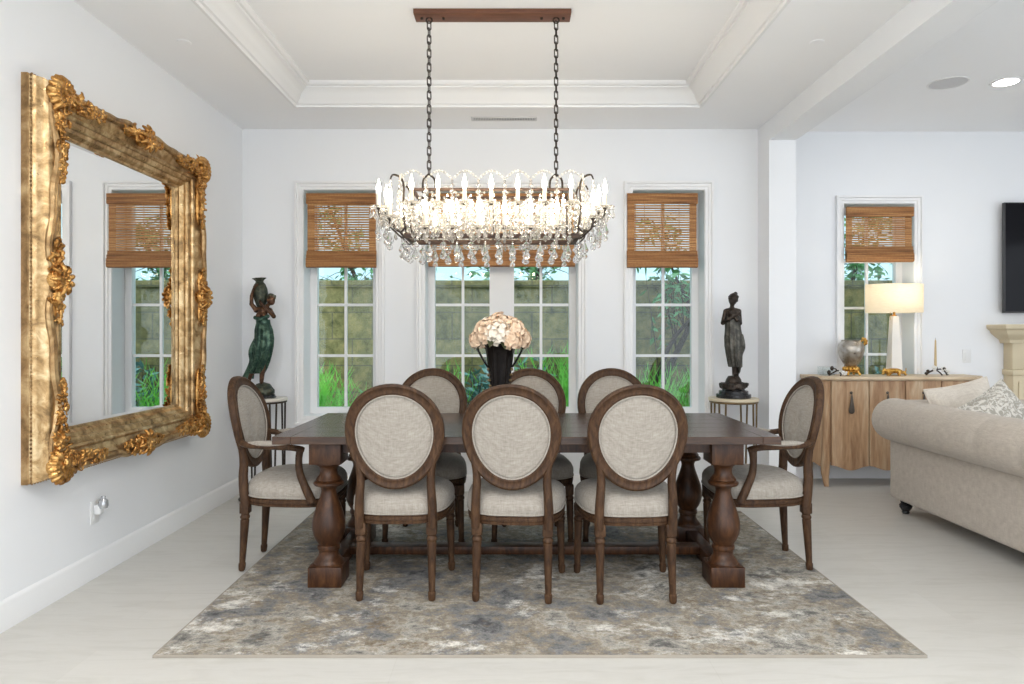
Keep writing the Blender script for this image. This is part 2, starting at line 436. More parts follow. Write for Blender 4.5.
nt.links.new(sx_.outputs['Y'], mr_.inputs['Value'])
nt.links.new(mixc(nt, mr_.outputs['Result'], (.42, .62, .70, 1), (1.07, 1.15, 1.25, 1)), bg.inputs['Color'])
sc.view_settings.view_transform = 'Standard'; sc.view_settings.look = 'None'
sc.view_settings.gamma = 1; sc.view_settings.use_curve_mapping = False
sc.view_settings.exposure = 1.07

# ------------------------------------------------------------------ room shell
LX, RX, BY, CZ = -2.153, 1.965, 5.455, 2.891
FRONT = -2.6; FARX = 6.8
WY, WX1, LY, LZ = 5.22, 2.171, 5.95, 3.017
BZ = 2.737
struct('floor', MB().box(LX - .2, FARX, FRONT, LY + .25, -.12, 0), M['floor'])
struct('wall_left', MB().box(LX - .2, LX, FRONT, BY + .25, 0, 3.25), M['wall'])
def holed(x0, x1, y0, y1, z0, z1, holes):
    mb = MB(); xs = x0
    for (a, b, c, d) in sorted(holes):
        mb.box(xs, a, y0, y1, z0, z1); mb.box(a, b, y0, y1, z0, c); mb.box(a, b, y0, y1, d, z1); xs = b
    mb.box(xs, x1, y0, y1, z0, z1); return mb
OPEN = [(-1.66, -1.09, .60, 2.40), (-.69, .525, .60, 2.40), (.965, 1.535, .60, 2.40)]
struct('wall_back', holed(LX, RX, BY, BY + .24, 0, 3.25, OPEN), M['wall'])
LOPEN = (2.89, 3.495, .60, 2.385)
struct('wall_living', holed(WX1, FARX, LY, LY + .24, 0, 3.25, [LOPEN]), M['wall'])
struct('wall_side_unseen', MB().box(FARX - .15, FARX, 3.0, LY, 0, LZ).box(FARX - .15, FARX, -.8, 3.0, 2.45, LZ).box(FARX - .15, FARX, FRONT, -.8, 0, LZ), M['wall'])  # unseen wall added to cut side daylight, its opening lets some back in
struct('wall_right', MB().box(RX, WX1, WY, LY + .24, 0, BZ), M['wall'])
struct('beam', MB().box(RX, WX1, FRONT, LY + .24, BZ, 3.25), M['wall'])
TX0, TX1, TY0, TY1, TZ = -1.554, 1.351, 2.64, 4.894, 3.022
cm = MB()
for a in ((LX, RX, FRONT, TY0), (LX, RX, TY1, BY), (LX, TX0, TY0, TY1), (TX1, RX, TY0, TY1)):
    cm.box(a[0], a[1], a[2], a[3], CZ, 3.25)
cm.box(TX0, TX1, TY0, TY1, TZ, 3.25)
struct('ceiling', cm, M['ceil'])
struct('ceiling_living', MB().box(WX1, FARX, FRONT, LY, LZ, 3.25), M['ceil'])
crown = [(-.012, 2.893), (-.012, 2.879), (.008, 2.875), (.012, 2.892), (.026, 2.896), (.034, 2.91), (.05, 2.925), (.062, 2.948), (.09, 2.972), (.112, 2.981), (.114, 2.992), (.128, 2.995), (.138, 3.006), (.14, 3.024)]
struct('trim_1', MB().rect_sweep(TX0, TX1, TY0, TY1, crown, lambda u, v, h: (u, v, h)), M['trim'], smooth=25)
# baseboards
bb = [(0, 0), (.016, 0), (.016, .09), (.012, .098), (.012, .108), (.006, .122), (0, .128)]
struct('baseboard_left', MB().prism(bb, FRONT, BY, lambda p, q, a: (LX + p, a, q)), M['trim'])
struct('baseboard_back', MB().prism(bb, LX, RX, lambda p, q, a: (a, BY - p, q)), M['trim'])
m_ = MB().prism(bb, RX - .016, WX1, lambda p, q, a: (a, WY - p, q)); m_.prism(bb, WY, BY, lambda p, q, a: (RX - p, a, q))
struct('baseboard_right', m_, M['trim'])
struct('baseboard_living', MB().prism(bb, WX1, 4.1, lambda p, q, a: (a, LY - p, q)), M['trim'])

# ------------------------------------------------------------------ windows
def window(n, op, y, bays, nrows=4):
    x0, x1, z0, z1 = op
    # casing
    prof = [(-.072, 0), (-.072, .03), (-.055, .034), (-.05, .022), (-.03, .022), (-.026, .016), (-.006, .016), (0, .01), (0, 0)]
    tr = struct('trim_%d' % (n + 1), MB().rect_sweep(x0, x1, z0, z1, prof, lambda u, v, h: (u, y - h, v)), M['trim'], smooth=20)
    win = bpy.data.objects.new('window_%d' % n, None); C.objects.link(win); win['kind'] = 'structure'; win.location = (0, 0, 0)
    fy0, fy1 = y + .17, y + .23
    gy = y + .205
    fr = MB(); fw = .06
    fr.box(x0, x1, fy0, fy1, z0, z0 + .05); fr.box(x0, x1, fy0, fy1, z1 - .06, z1)
    fr.box(x0, x0 + .055, fy0, fy1, z0 + .05, z1 - .06); fr.box(x1 - .055, x1, fy0, fy1, z0 + .05, z1 - .06)
    gz0, gz1 = z0 + .055, z1 - .065
    mu = MB()
    for i, (a, b) in enumerate(bays):
        if i: fr.box(bays[i - 1][1] - .005, a + .005, fy0, fy1, z0 + .05, z1 - .06)
        mu.box((a + b) / 2 - .011, (a + b) / 2 + .011, gy - .012, gy + .012, gz0, gz1)
        for k in range(1, nrows):
            z = gz0 + (gz1 - gz0) * k / nrows
            mu.box(a, b, gy - .0115, gy + .0115, z - .011, z + .011)
    # latch bar at the sill
    obj('window_frame', fr, M['trim'], win); obj('muntin_grid', mu, M['trim'], win)
    for (a, b) in bays:
        obj('window_pane', MB().box(a - .01, b + .01, gy - .002, gy + .002, gz0 - .01, gz1 + .01), M['pane'], win)
        c = MB().box((a + b) / 2 - .05, (a + b) / 2 + .06, fy0 - .02, fy0, z0 + .012, z0 + .026, .004)
        c.tube([((a + b) / 2 + .02, fy0 - .01, z0 + .024), ((a + b) / 2 + .05, fy0 - .03, z0 + .035), ((a + b) / 2 + .1, fy0 - .03, z0 + .02)], .006)
        obj('window_crank', c, M['trim'], win)
window(1, OPEN[0], BY, [(-1.605, -1.145)])
window(2, OPEN[1], BY, [(-.632, -.18), (.012, .468)])
window(3, OPEN[2], BY, [(1.02, 1.48)])
window(4, LOPEN, LY, [(2.945, 3.44)])

# roman shades
def roman_shade(x0, x1, ztop, zbot, y, label, rng):
    t = thing('roman_shade', label, 'window shade', ((x0 + x1) / 2, y, zbot), 0, 'woven bamboo roman shades')
    hw = (x1 - x0) / 2; H = ztop - zbot
    vt = MB().box(-hw - .004, hw + .004, -.03, -.008, H - .085, H, .004)
    for k in range(7): vt.box(-hw - .004, hw + .004, -.033, -.03, H - .08 + k * .0115, H - .0725 + k * .0115, 0)
    obj('valance', vt, M['bamboo_b'], t)
    sl = MB(); z = .125; k = 0
    while z < H - .07:
        h = .0145 + rng.uniform(-.002, .002)
        for q in range(1):
            sl.box(-hw, hw, -.006 + rng.uniform(-.001, .001), -.001, z, z + h, 0)
        z += h + .0045
    for x in (-hw + .008, hw - .008, -.005, -hw * .5, hw * .5):
        sl.box(x - .0022, x + .0022, -.0005, .001, .1, H - .02)
    obj('slat_panel', sl, M['bamboo'], t)
    for (a, b) in ((-hw, -hw + .055), (hw - .055, hw)): obj('edge_band', MB().box(a, b, -.0009, .002, .1, H - .02), M['bamboo_b'], t)
    fo = MB()
    for (a, b, d) in ((0, .075, .032), (.03, .105, .022), (.065, .135, .012)):
        fo.rings([[(x, -d, a + .006), (x, -d - .004, a + .02), (x, -d + .004, b), (x, .0, b), (x, .0, a + .02), (x, -.008, a)] for x in (-hw - .005, hw + .005)])
        for k in range(5): fo.box(-hw - .005, hw + .005, -d - .006, -d, a + .018 + k * .0115, a + .025 + k * .0115)
    obj('bottom_fold', fo, M['bamboo_b'], t)
    cd = MB().tube([(hw - .03, -.036, H - .03), (hw - .03, -.038, .13)], .0025, 6)
    return t
rr = random.Random(3)
roman_shade(-1.622, -1.08, 2.366, 1.778, 5.42, 'woven bamboo roman shade on the narrow window beside the jar-bearing statue', rr)
roman_shade(-.655, .492, 2.366, 1.785, 5.42, 'wide woven bamboo roman shade behind the crystal chandelier', rr)
roman_shade(.915, 1.463, 2.366, 1.778, 5.42, 'woven bamboo roman shade on the narrow window beside the robed statue', rr)
roman_shade(2.89, 3.46, 2.352, 1.875, 5.915, 'woven bamboo roman shade above the lit table lamp', rr)

# ------------------------------------------------------------------ outdoors
g = MB().box(-6, 9, LY + .24, 12, -.2, -.05); g.box(-6, WX1, BY + .24, LY + .24, -.2, -.05)
struct('ground', g, M['soil'])
gw = MB().box(-6, 9, 7.7, 7.95, -.05, 1.78); gw.box(-6, 9, 7.67, 7.98, 1.78, 1.86, .01)
o = struct('garden_wall', gw, M['block'])
def grass_shrub(x, y, h, n, label, seed, mat='grass', wid=.006):
    rng = random.Random(seed); mb = MB()
    for i in range(n):
        a = rng.uniform(0, 2 * PI); lean = rng.uniform(.05, .5) * h; hh = h * rng.uniform(.55, 1)
        p0 = Vector((rng.gauss(0, .05), rng.gauss(0, .05), 0)); d = Vector((math.cos(a), math.sin(a), 0))
        p1 = p0 + d * lean * .45 + Vector((0, 0, hh * .55)); p2 = p0 + d * lean + Vector((0, 0, hh))
        mb.tube([p0, p0.lerp(p1, .6) + d * -.01, p1, p2], [wid, wid, wid * .8, .001], 4)
        for k in range(5):
            q = p1.lerp(p2, k / 5); b = rng.uniform(0, 6.28)
            e = q + Vector((math.cos(b) * .05, math.sin(b) * .05, .09)) * (h * 1.4)
            mb.tube([q, q.lerp(e, .5) + Vector((0, 0, -.008)), e], [wid * .7, wid * .6, .001], 3)
    o = obj('feathery_shrub', mb, M[mat], None, (x, y, -.05)); tag(o, label, 'shrub', 'garden shrubs outside the windows')
grass_shrub(-2.0, 6.9, 1.0, 120, 'bright green feathery shrub behind the narrow window beside the jar-bearing statue', 1)
grass_shrub(-.78, 6.9, 1.05, 60, 'bright green feathery shrub seen low through the left half of the double window', 2)
grass_shrub(.55, 6.75, 1.2, 110, 'bright green feathery shrub seen through the right half of the double window', 3)
grass_shrub(1.42, 6.9, 1.0, 90, 'bright green feathery shrub low behind the narrow window beside the robed statue', 4)
grass_shrub(2.05, 7.1, .85, 80, 'low bright green feathery shrub nearest the wall return outside the dining room', 5)
def leaf_quad(mb, p, d, L, W, rng):
    d = d.normalized(); s = d.cross(Vector((rng.uniform(-1, 1), rng.uniform(-1, 1), rng.uniform(.2, 1)))).normalized()
    n = d.cross(s)
    mb.add([p, p + d * L * .45 + s * W - n * W * .15, p + d * L, p + d * L * .45 - s * W - n * W * .15, p + d * L * .5], [(0, 1, 4), (1, 2, 4), (2, 3, 4), (3, 0, 4)])
def leafy(x, y, h, r, n, label, seed, mat='teal', name='leafy_shrub'):
    rng = random.Random(seed); t = thing(name, label, 'shrub', (x, y, -.05), 0, 'garden shrubs outside the windows')
    st = MB(); lf = MB()
    for i in range(n):
        a = rng.uniform(0, 2 * PI); rr_ = r * math.sqrt(rng.random()); top = Vector((math.cos(a) * rr_, math.sin(a) * rr_, h * rng.uniform(.5, 1)))
        base = Vector((rng.gauss(0, .03), rng.gauss(0, .03), 0)); pts = spline([base, base.lerp(top, .5) + Vector((0, 0, .1 * h)), top], 5)
        st.tube(pts, [.007, .006, .006, .005, .004, .003], 4)
        for q in range(9):
            p = pts[2].lerp(pts[5], rng.random()); d = Vector((rng.uniform(-1, 1), rng.uniform(-1, 1), rng.uniform(-.2, .6)))
            leaf_quad(lf, p, d, rng.uniform(.09, .16), rng.uniform(.016, .028), rng)
    obj('stems', st, M['bark'], t); obj('leaves', lf, M[mat], t, smooth=0)
leafy(.0, 7.1, 1.1, .4, 40, 'blue green leafy shrub outside, directly behind the vase of hydrangeas', 11)
leafy(-.35, 7.25, 1.0, .25, 22, 'small blue green shrub outside the left half of the double window', 12)
leafy(4.1, 7.05, 1.0, .38, 36, 'blue green leafy shrub outside the window behind the table lamp', 13)
leafy(-1.35, 7.3, .8, .22, 22, 'dark low shrub against the block wall beside the narrow window by the jar statue', 14, 'leaf_out')
def tree(x, y, base_pts, label, seed, zc, nleaf, spread, name='garden_tree'):
    rng = random.Random(seed); t = thing(name, label, 'tree', (x, y, -.05), 0, 'trees beyond the garden wall')
    br = MB(); lf = MB()
    for pts, r0 in base_pts:
        P = spline(pts, 14); br.tube(P, [lerp(r0, r0 * .3, i / 14) for i in range(15)], 7)
        for i in range(nleaf):
            q = P[rng.randrange(5, 15)] ; d = Vector((rng.uniform(-1, 1), rng.uniform(-1, 1), rng.uniform(-.5, .7)))
            e = q + d * rng.uniform(.1, spread)
            if e.z < zc: e.z = zc + rng.random() * .15
            br.tube([q, q.lerp(e, .5) + Vector((0, 0, .04)), e], [.006, .004, .002], 4)
            for k in range(7):
                leaf_quad(lf, q.lerp(e, rng.uniform(.3, 1)), Vector((rng.uniform(-1, 1), rng.uniform(-1, 1), rng.uniform(-.9, .3))), rng.uniform(.09, .16), rng.uniform(.016, .03), rng)
    obj('trunk', br, M['bark'], t); obj('leaves', lf, M['leaf_out'], t, smooth=0)
tree(1.2, 7.25, [([(0, 0, 0), (.35, 0, .7), (.75, .05, 1.5), (1.1, .1, 2.2)], .05), ([(.2, 0, .45), (.5, -.05, 1.25), (.9, -.1, 1.62), (1.3, -.1, 2.0)], .03), ([(.75, .05, 1.5), (.5, 0, 2.0), (.3, 0, 2.5)], .02)], 'leaning dark-branched tree outside the narrow window beside the robed statue', 21, 1.85, 16, .45)
tree(-.1, 8.95, [([(0, 0, 0), (.1, 0, 1.2), (-.1, 0, 2.0), (-.5, 0, 2.8)], .05), ([(.1, 0, 1.2), (.4, 0, 2.0), (.7, 0, 2.7)], .04)], 'leafy tree rising over the block wall behind the double window', 22, 1.9, 90, .8)
tree(-1.9, 8.9, [([(0, 0, 0), (.05, 0, 1.3), (-.2, 0, 2.2), (-.5, 0, 3)], .05), ([(.05, 0, 1.3), (.4, 0, 2.2), (.6, 0, 2.9)], .035)], 'leafy tree rising over the block wall behind the window by the jar statue', 23, 1.95, 60, .7)
tree(4.1, 8.9, [([(0, 0, 0), (.1, 0, 1.3), (-.3, 0, 2.2), (-.5, 0, 3)], .05), ([(.1, 0, 1.3), (.4, 0, 2.2), (.6, 0, 3)], .04)], 'leafy tree rising over the block wall behind the table lamp window', 24, 1.8, 90, .8)

# ------------------------------------------------------------------ rug
rug = thing('area_rug', 'grey and beige distressed abstract area rug under the dining table', 'rug', (.108, 3.718, 0))
obj('pile', MB().box(-1.491, 1.491, -1.076, 1.076, 0, .011, .002), M['rug'], rug)
ed = MB()
for a in ((-1.497, 1.497, -1.082, -1.0762), (-1.497, 1.497, 1.0762, 1.082), (-1.497, -1.4912, -1.076, 1.076), (1.4912, 1.497, -1.076, 1.076)):
    ed.box(a[0], a[1], a[2], a[3], 0, .012, .002)
obj('binding', ed, M['rug_edge'], rug)
RZ = .011

# ------------------------------------------------------------------ dining table
TCX, TCY = .07, 3.762
tb = thing('dining_table', 'long dark walnut trestle dining table with turned baluster legs', 'table', (TCX, TCY, RZ))
top = MB(); zt = .76 - RZ
np_ = 6; yw = .993 / np_
for k in range(np_): top.box(-1.13, 1.13, -.4965 + k * yw + .0004, -.4965 + (k + 1) * yw - .0004, zt - .037, zt, .0015, 1)
for s in (-1, 1): top.box(s * 1.175 - .044, s * 1.175 + .044, -.4965, .4965, zt - .037, zt + .0003, .002, 1)
obj('tabletop', top, M['tabletop'], tb)
ap = MB()
for s in (-1, 1):
    ap.box(-.93, .93, s * .37 - .012, s * .37 + .012, zt - .095, zt - .037); ap.box(s * .99 - .012, s * .99 + .012, -.30, .30, zt - .095, zt - .037)
obj('apron', ap, M['tablewood'], tb)
lp = [(.0, .098), (.078, .098), (.08, .104), (.079, .112), (.074, .116), (.073, .122), (.062, .135), (.052, .148), (.048, .16), (.05, .178), (.055, .182), (.056, .19), (.055, .2), (.05, .204),
      (.053, .212), (.065, .23), (.077, .26), (.0825, .29), (.081, .32), (.073, .355), (.06, .395), (.047, .43), (.039, .458), (.037, .472), (.041, .486), (.05, .496), (.07, .5), (.0745, .506), (.0745, .514), (.07, .519), (.06, .522),
      (.064, .528), (.058, .537), (.047, .55), (.0425, .565), (.043, .58), (.049, .594), (.06, .602), (.066, .606), (.066, .612), (0, .612)]
lp = [(r, z - RZ) for r, z in lp]
for sx in (-1, 1):
    for sy in (-1, 1):
        l = MB().box(-.083, .083, -.083, .083, 0, .099, .004); l.lathe(lp, 32); l.box(-.078, .078, -.078, .078, .6, zt - .037, .003)
        l2 = MB().merge(l, Matrix.Translation((sx * .987, sy * .3425, 0)))
        obj('leg', l2, M['tablewood'], tb)
for s in (-1, 1):
    obj('foot_rail', MB().box(s * .987 - .034, s * .987 + .034, -.27, .27, .012, .085, .004), M['tablewood'], tb)
obj('stretcher', MB().box(-.96, .96, -.045, .045, .04, .084, .004), M['tablewood'], tb)

# ------------------------------------------------------------------ chairs
def seat_ring(hw, yb, yf, z, k=1.0, n=48, e=3.4, taper=.05):
    cy = (yb + yf) / 2; hy = (yf - yb) / 2; r = []
    for j in range(n):
        a = 2 * PI * j / n; ca, sa = math.cos(a), math.sin(a)
        y = hy * math.copysign(abs(sa) ** (2 / e), sa); x = math.copysign(abs(ca) ** (2 / e), ca)
        r.append((x * (hw - taper * (1 - (y / hy + 1) / 2)) * k if k >= .999 else x * (hw - taper * (1 - (y / hy + 1) / 2)) * k, cy + y * k, z))
    return r
def back_off(z):
    return -.20 - .018 * max(0, (z - .35) / .15 if z < .5 else 1) - .36 * max(0, z - .5) ** 2
OZ, OA, OB = .768, .204, .223      # oval centre height and centre-line half axes
def oval(a, ka=0.0):
    zz = OZ + (OB + ka) * math.sin(a)
    x = (OA + ka) * math.cos(a) * (1 + .085 * math.sin(a))
    y = back_off(zz) + .25 * x * x
    return Vector((x, y, zz))
def leg_mb(x, y, ztop, dx, dy, rot=0):
    prof = [(0.0, 0), (.012, 0), (.0165, .006), (.0185, .03), (.0185, .04), (.0145, .044), (.0155, .05), (.0225, .26), (.0225, .268), (.019, .272), (.024, .278), (.025, .286), (.022, .292), (.0195, .298), (.024, .304), (.024, .31), (0, .31)]
    sc_ = (ztop - .05) / .31
    fl = lambda a, z: 1 + (.05 * math.cos(8 * a) if .05 < z / sc_ < .27 else 0)
    mb = MB().lathe([(r, z * sc_) for r, z in prof], 32, flute=None)
    # fluting
    vs = []
    for p in mb.v:
        r = math.hypot(p[0], p[1]); a = math.atan2(p[1], p[0]); z = p[2]
        k = 1 - (.10 * (.5 + .5 * math.cos(8 * a)) if .055 * sc_ < z < .262 * sc_ else 0)
        t = 1 - z / ztop
        vs.append((x + p[0] * k + dx * t, y + p[1] * k + dy * t, z))
    mb.v = vs
    mb.box(x - .024 + dx * .1, x + .024 + dx * .1, y - .024 + dy * .1, y + .024 + dy * .1, ztop - .055, ztop + .0, .003)
    return mb
def make_chair(label, group, arm=False):
    t = thing('armchair' if arm else 'side_chair', label, 'chair', (0, 0, 0), 0, group)
    rx, fx, ry, fy = (.155, .19, -.205, .215) if arm else (.165, .215, -.185, .20)
    hw = .262 if not arm else .27
    yb, yf = -.215, (.25 if not arm else .265)
    rail = MB(); prof = [(.352, -.012), (.355, -.002), (.367, 0), (.369, -.004), (.374, -.004), (.376, .002), (.389, .002), (.391, -.003), (.399, -.006)]
    rail.rings([seat_ring(hw + d, yb - d, yf + d, z) for z, d in prof])
    obj('seat_rail', rail, M['chairwood'], t)
    cu = MB(); cp = [(.396, .985), (.404, 1.0), (.425, 1.015), (.448, 1.008), (.468, .97), (.485, .9), (.498, .78), (.507, .6), (.512, .38), (.514, .15)]
    cu.rings([seat_ring(hw, yb, yf, z, k) for z, k in cp])
    se = obj('seat_cushion', cu, M['linen'], t)
    obj('piping', MB().tube(seat_ring(hw + .002, yb - .002, yf + .002, .403), .005, 6, closed=True), M['linen'], se)
    for s in (-1, 1):
        obj('leg', leg_mb(s * fx, fy, .36, s * .01, .0), M['chairwood'], t)
        obj('leg', leg_mb(s * rx, ry, .36, s * .004, -.03 if not arm else -.02), M['chairwood'], t)
        # rear post from seat to the oval
        P = []
        for z, x in ((.34, .17), (.42, .171), (.5, .167), (.56, .163), (.62, .168), (.68, .182), (.74, .194)):
            xx = x if not arm else x
            P.append(Vector((s * xx, back_off(z) + .25 * xx * xx * max(0, min(1, (z - .45) / .1)), z)))
        P = spline(P, 12)
        obj('back_post', MB().tube(P, [.026, .026, .0255, .025, .0245, .024, .023, .022, .021, .02, .018, .016, .014], 12, flat=.85), M['chairwood'], t)
    n = 56; fr = MB(); rings = []
    sec = [(-.0265, -.012), (-.0265, .012), (-.017, .019), (-.010, .016), (.006, .016), (.014, .021), (.024, .014), (.0265, .0), (.024, -.014), (.014, -.021), (.006, -.016), (-.010, -.016), (-.017, -.019)]
    for i in range(n):
        a = 2 * PI * i / n
        rings.append([oval(a, d) + Vector((0, e, 0)) for d, e in sec])
    fr.rings(rings, closed=True)
    obj('back_frame', fr, M['chairwood'], t)
    # upholstered panel, both faces domed
    pn = MB(); rs = []
    for k, e in ((.02, .0), (.3, .018), (.55, .0155), (.75, .0125), (.9, .0095), (.97, .006), (1, 0), (.97, -.006), (.9, -.0095), (.75, -.0125), (.55, -.0155), (.3, -.018), (.02, -.018)):
        rs.append([Vector((lerp(0, q.x, k), 0, lerp(OZ, q.z, k))) for q in [oval(2 * PI * i / n, -.02) for i in range(n)]])
        rs[-1] = [Vector((p.x, back_off(p.z) + .25 * p.x * p.x + e + .003, p.z)) for p in rs[-1]]
    pn.rings(rs)
    pa = obj('back_panel', pn, M['linen'], t)
    pp = MB()
    for e in (-.012, .016): pp.tube([oval(2 * PI * i / n, -.027) + Vector((0, e, 0)) for i in range(n)], .004, 6, closed=True)
    obj('piping', pp, M['linen'], pa)
    if arm:
        for s in (-1, 1):
            P = spline([(s * .192, -.224, .692), (s * .232, -.17, .675), (s * .243, -.05, .668), (s * .238, .06, .662), (s * .226, .125, .648)], 16)
            obj('armrest', MB().tube(P, [.018] * 14 + [.019, .018, .013], 10, flat=.9), M['chairwood'], t)
            Q = spline([(s * .228, .105, .655), (s * .232, .098, .60), (s * .245, .108, .53), (s * .258, .145, .45), (s * .258, .175, .385)], 14)
            obj('arm_support', MB().tube(Q, [.019, .019, .0185, .018, .018, .018, .0185, .019, .0195, .02, .021, .022, .022, .022, .022], 10, flat=.9), M['chairwood'], t)
            pd = MB(); rs = []
            for k in range(11):
                u = k / 10; y = lerp(-.17, .04, u); w_ = .026 * math.sin(PI * min(max(u, .04), .96)) ** .45; cx = s * lerp(.232, .242, min(1, u * 1.6))
                rs.append([(cx + w_ * math.cos(2 * PI * j / 12), y, .683 + .016 * math.sin(2 * PI * j / 12) * (w_ / .026)) for j in range(12)])
            pd.rings(rs); obj('arm_pad', pd, M['linen'], t)
    return t
GN = 'oval-back side chairs along the table'
c0 = make_chair('near-side oval-back chair seen from behind, leftmost of the three nearest the viewer', GN)
c0.location = (-.542, 3.395, RZ); c0.rotation_euler = (0, 0, math.radians(0))
dup(c0, (.018, 3.375, RZ), math.radians(-5), 'near-side oval-back chair seen from behind, middle of the three nearest the viewer')
dup(c0, (.568, 3.36, RZ), math.radians(1.5), 'near-side oval-back chair seen from behind, rightmost of the three nearest the viewer')
dup(c0, (-.52, 4.20, RZ), PI, 'far-side oval-back chair facing the viewer, leftmost, by the double window')
dup(c0, (.12, 4.20, RZ), PI, 'far-side oval-back chair facing the viewer, half hidden behind the black vase')
dup(c0, (.655, 4.20, RZ), PI, 'far-side oval-back chair facing the viewer, rightmost, toward the robed statue')
a0 = make_chair('open-arm oval-back armchair at the table end nearest the gilt mirror', 'armchairs at the table ends', True)
a0.location = (-1.20, 3.762, .004); a0.rotation_euler = (0, 0, -PI / 2)
dup(a0, (1.345, 3.762, .004), PI / 2, 'open-arm oval-back armchair at the table end nearest the cream sofa')

# ------------------------------------------------------------------ vase with hydrangeas
VX, VY, VZ = -.066, 3.75, .7603
vs_ = thing('vase', 'tall black metal trumpet vase with two scroll handles on the dining table', 'vase', (VX, VY, VZ))
vp = [(0, 0), (.075, 0), (.078, .01), (.06, .02), (.038, .035), (.034, .05), (.036, .07), (.046, .12), (.052, .2), (.06, .3), (.07, .37), (.082, .42), (.09, .432), (.09, .438), (.084, .438), (.064, .38), (.05, .28), (.03, .06), (0, .06)]
obj('body', MB().lathe(vp, 48, flute=lambda a, z: 1 + (.06 * math.cos(12 * a) if .08 < z < .4 else 0)), M['vase'], vs_)
obj('rim', MB().tube([(.09 * math.cos(2 * PI * i / 32), .09 * math.sin(2 * PI * i / 32), .436) for i in range(32)], .005, 8, closed=True), M['vase'], vs_)
for s in (-1, 1):
    P = spline([(s * .083, 0, .415), (s * .1, 0, .452), (s * .125, 0, .45), (s * .122, 0, .41), (s * .1, 0, .365), (s * .082, 0, .335), (s * .066, 0, .31)], 20)
    obj('handle', MB().tube(P, .006, 8), M['vase'], vs_)
    be = MB()
    for k in range(7): be.ball((s * (.064 - .004 * k), -.028, .3 - k * .03), .009, 8, 6)
    obj('bead_trim', be, M['bronze_leg'], vs_)
bq = thing('hydrangea_bouquet', 'domed bouquet of cream hydrangeas in the black vase', 'flowers', (VX, VY, VZ + .385))
rng = random.Random(5)
def petal(mb, c, nrm, a, L, Wd, cup):
    t = nrm.orthogonal().normalized(); b = nrm.cross(t)
    d = t * math.cos(a) + b * math.sin(a); s = nrm.cross(d)
    P = [c, c + d * L * .35 + s * Wd * .7 + nrm * cup * .5, c + d * L * .8 + s * Wd * .75 + nrm * cup, c + d * L + nrm * cup * .8, c + d * L * .8 - s * Wd * .75 + nrm * cup, c + d * L * .35 - s * Wd * .7 + nrm * cup * .5, c + d * L * .6 + nrm * cup * .35]
    mb.add(P, [(0, 1, 6), (1, 2, 6), (2, 3, 6), (3, 4, 6), (4, 5, 6), (5, 0, 6)])
heads = [(0, -.02, .145, .075), (-.075, -.04, .115, .068), (.075, -.04, .12, .07), (-.01, -.075, .105, .07), (.0, .07, .13, .075), (-.115, .0, .075, .055), (.115, .0, .08, .058), (.05, -.01, .14, .06), (-.05, .0, .138, .062), (.07, -.085, .075, .05)]
for hi, (x, y, z, r) in enumerate(heads):
    mb = MB(); nf = 120
    for i in range(nf):
        zz = 1 - 1.75 * (i + .5) / nf; ph = i * 2.39996
        nrm = Vector((math.sqrt(max(0, 1 - zz * zz)) * math.cos(ph), math.sqrt(max(0, 1 - zz * zz)) * math.sin(ph), zz))
        nrm = (nrm + Vector((rng.gauss(0, .15), rng.gauss(0, .15), rng.gauss(0, .15)))).normalized()
        c = Vector((x * .93, y, z)) + nrm * r * rng.uniform(.86, 1.05); a0_ = rng.uniform(0, PI)
        for k in range(4): petal(mb, c, nrm, a0_ + k * PI / 2, .0165, .0105, rng.uniform(.003, .008))
    mb.ball((x, y, z), r * .8, 10, 7)
    obj('flower_head', mb, M['petal2' if hi in (3, 8) else 'petal'], bq, smooth=0)
    obj('stem', MB().tube([(x * .3, y * .3, -.25), (x * .5, y * .5, .0), (x, y, z)], .004, 6), M['leaf'], bq)
for (a, L, z0) in ((-1.9, .13, .05), (-1.35, .1, .04), (-2.7, .11, .03), (-.3, .1, .03)):
    mb = MB(); d = Vector((math.cos(a), math.sin(a), 0)); s = Vector((-d.y, d.x, 0)); rs = []
    for k in range(9):
        u = k / 8; wv = .036 * math.sin(PI * min(.98, u + .02)) ** .7; p = d * (.03 + L * u) + Vector((0, 0, z0 + .05 * math.sin(PI * u * .9) - .03 * u))
        rs.append([p + s * wv + Vector((0, 0, .008)), p + Vector((0, 0, .002)), p - s * wv + Vector((0, 0, .008)), p - Vector((0, 0, .002))])
    mb.rings(rs); obj('leaf', mb, M['leaf'], bq)

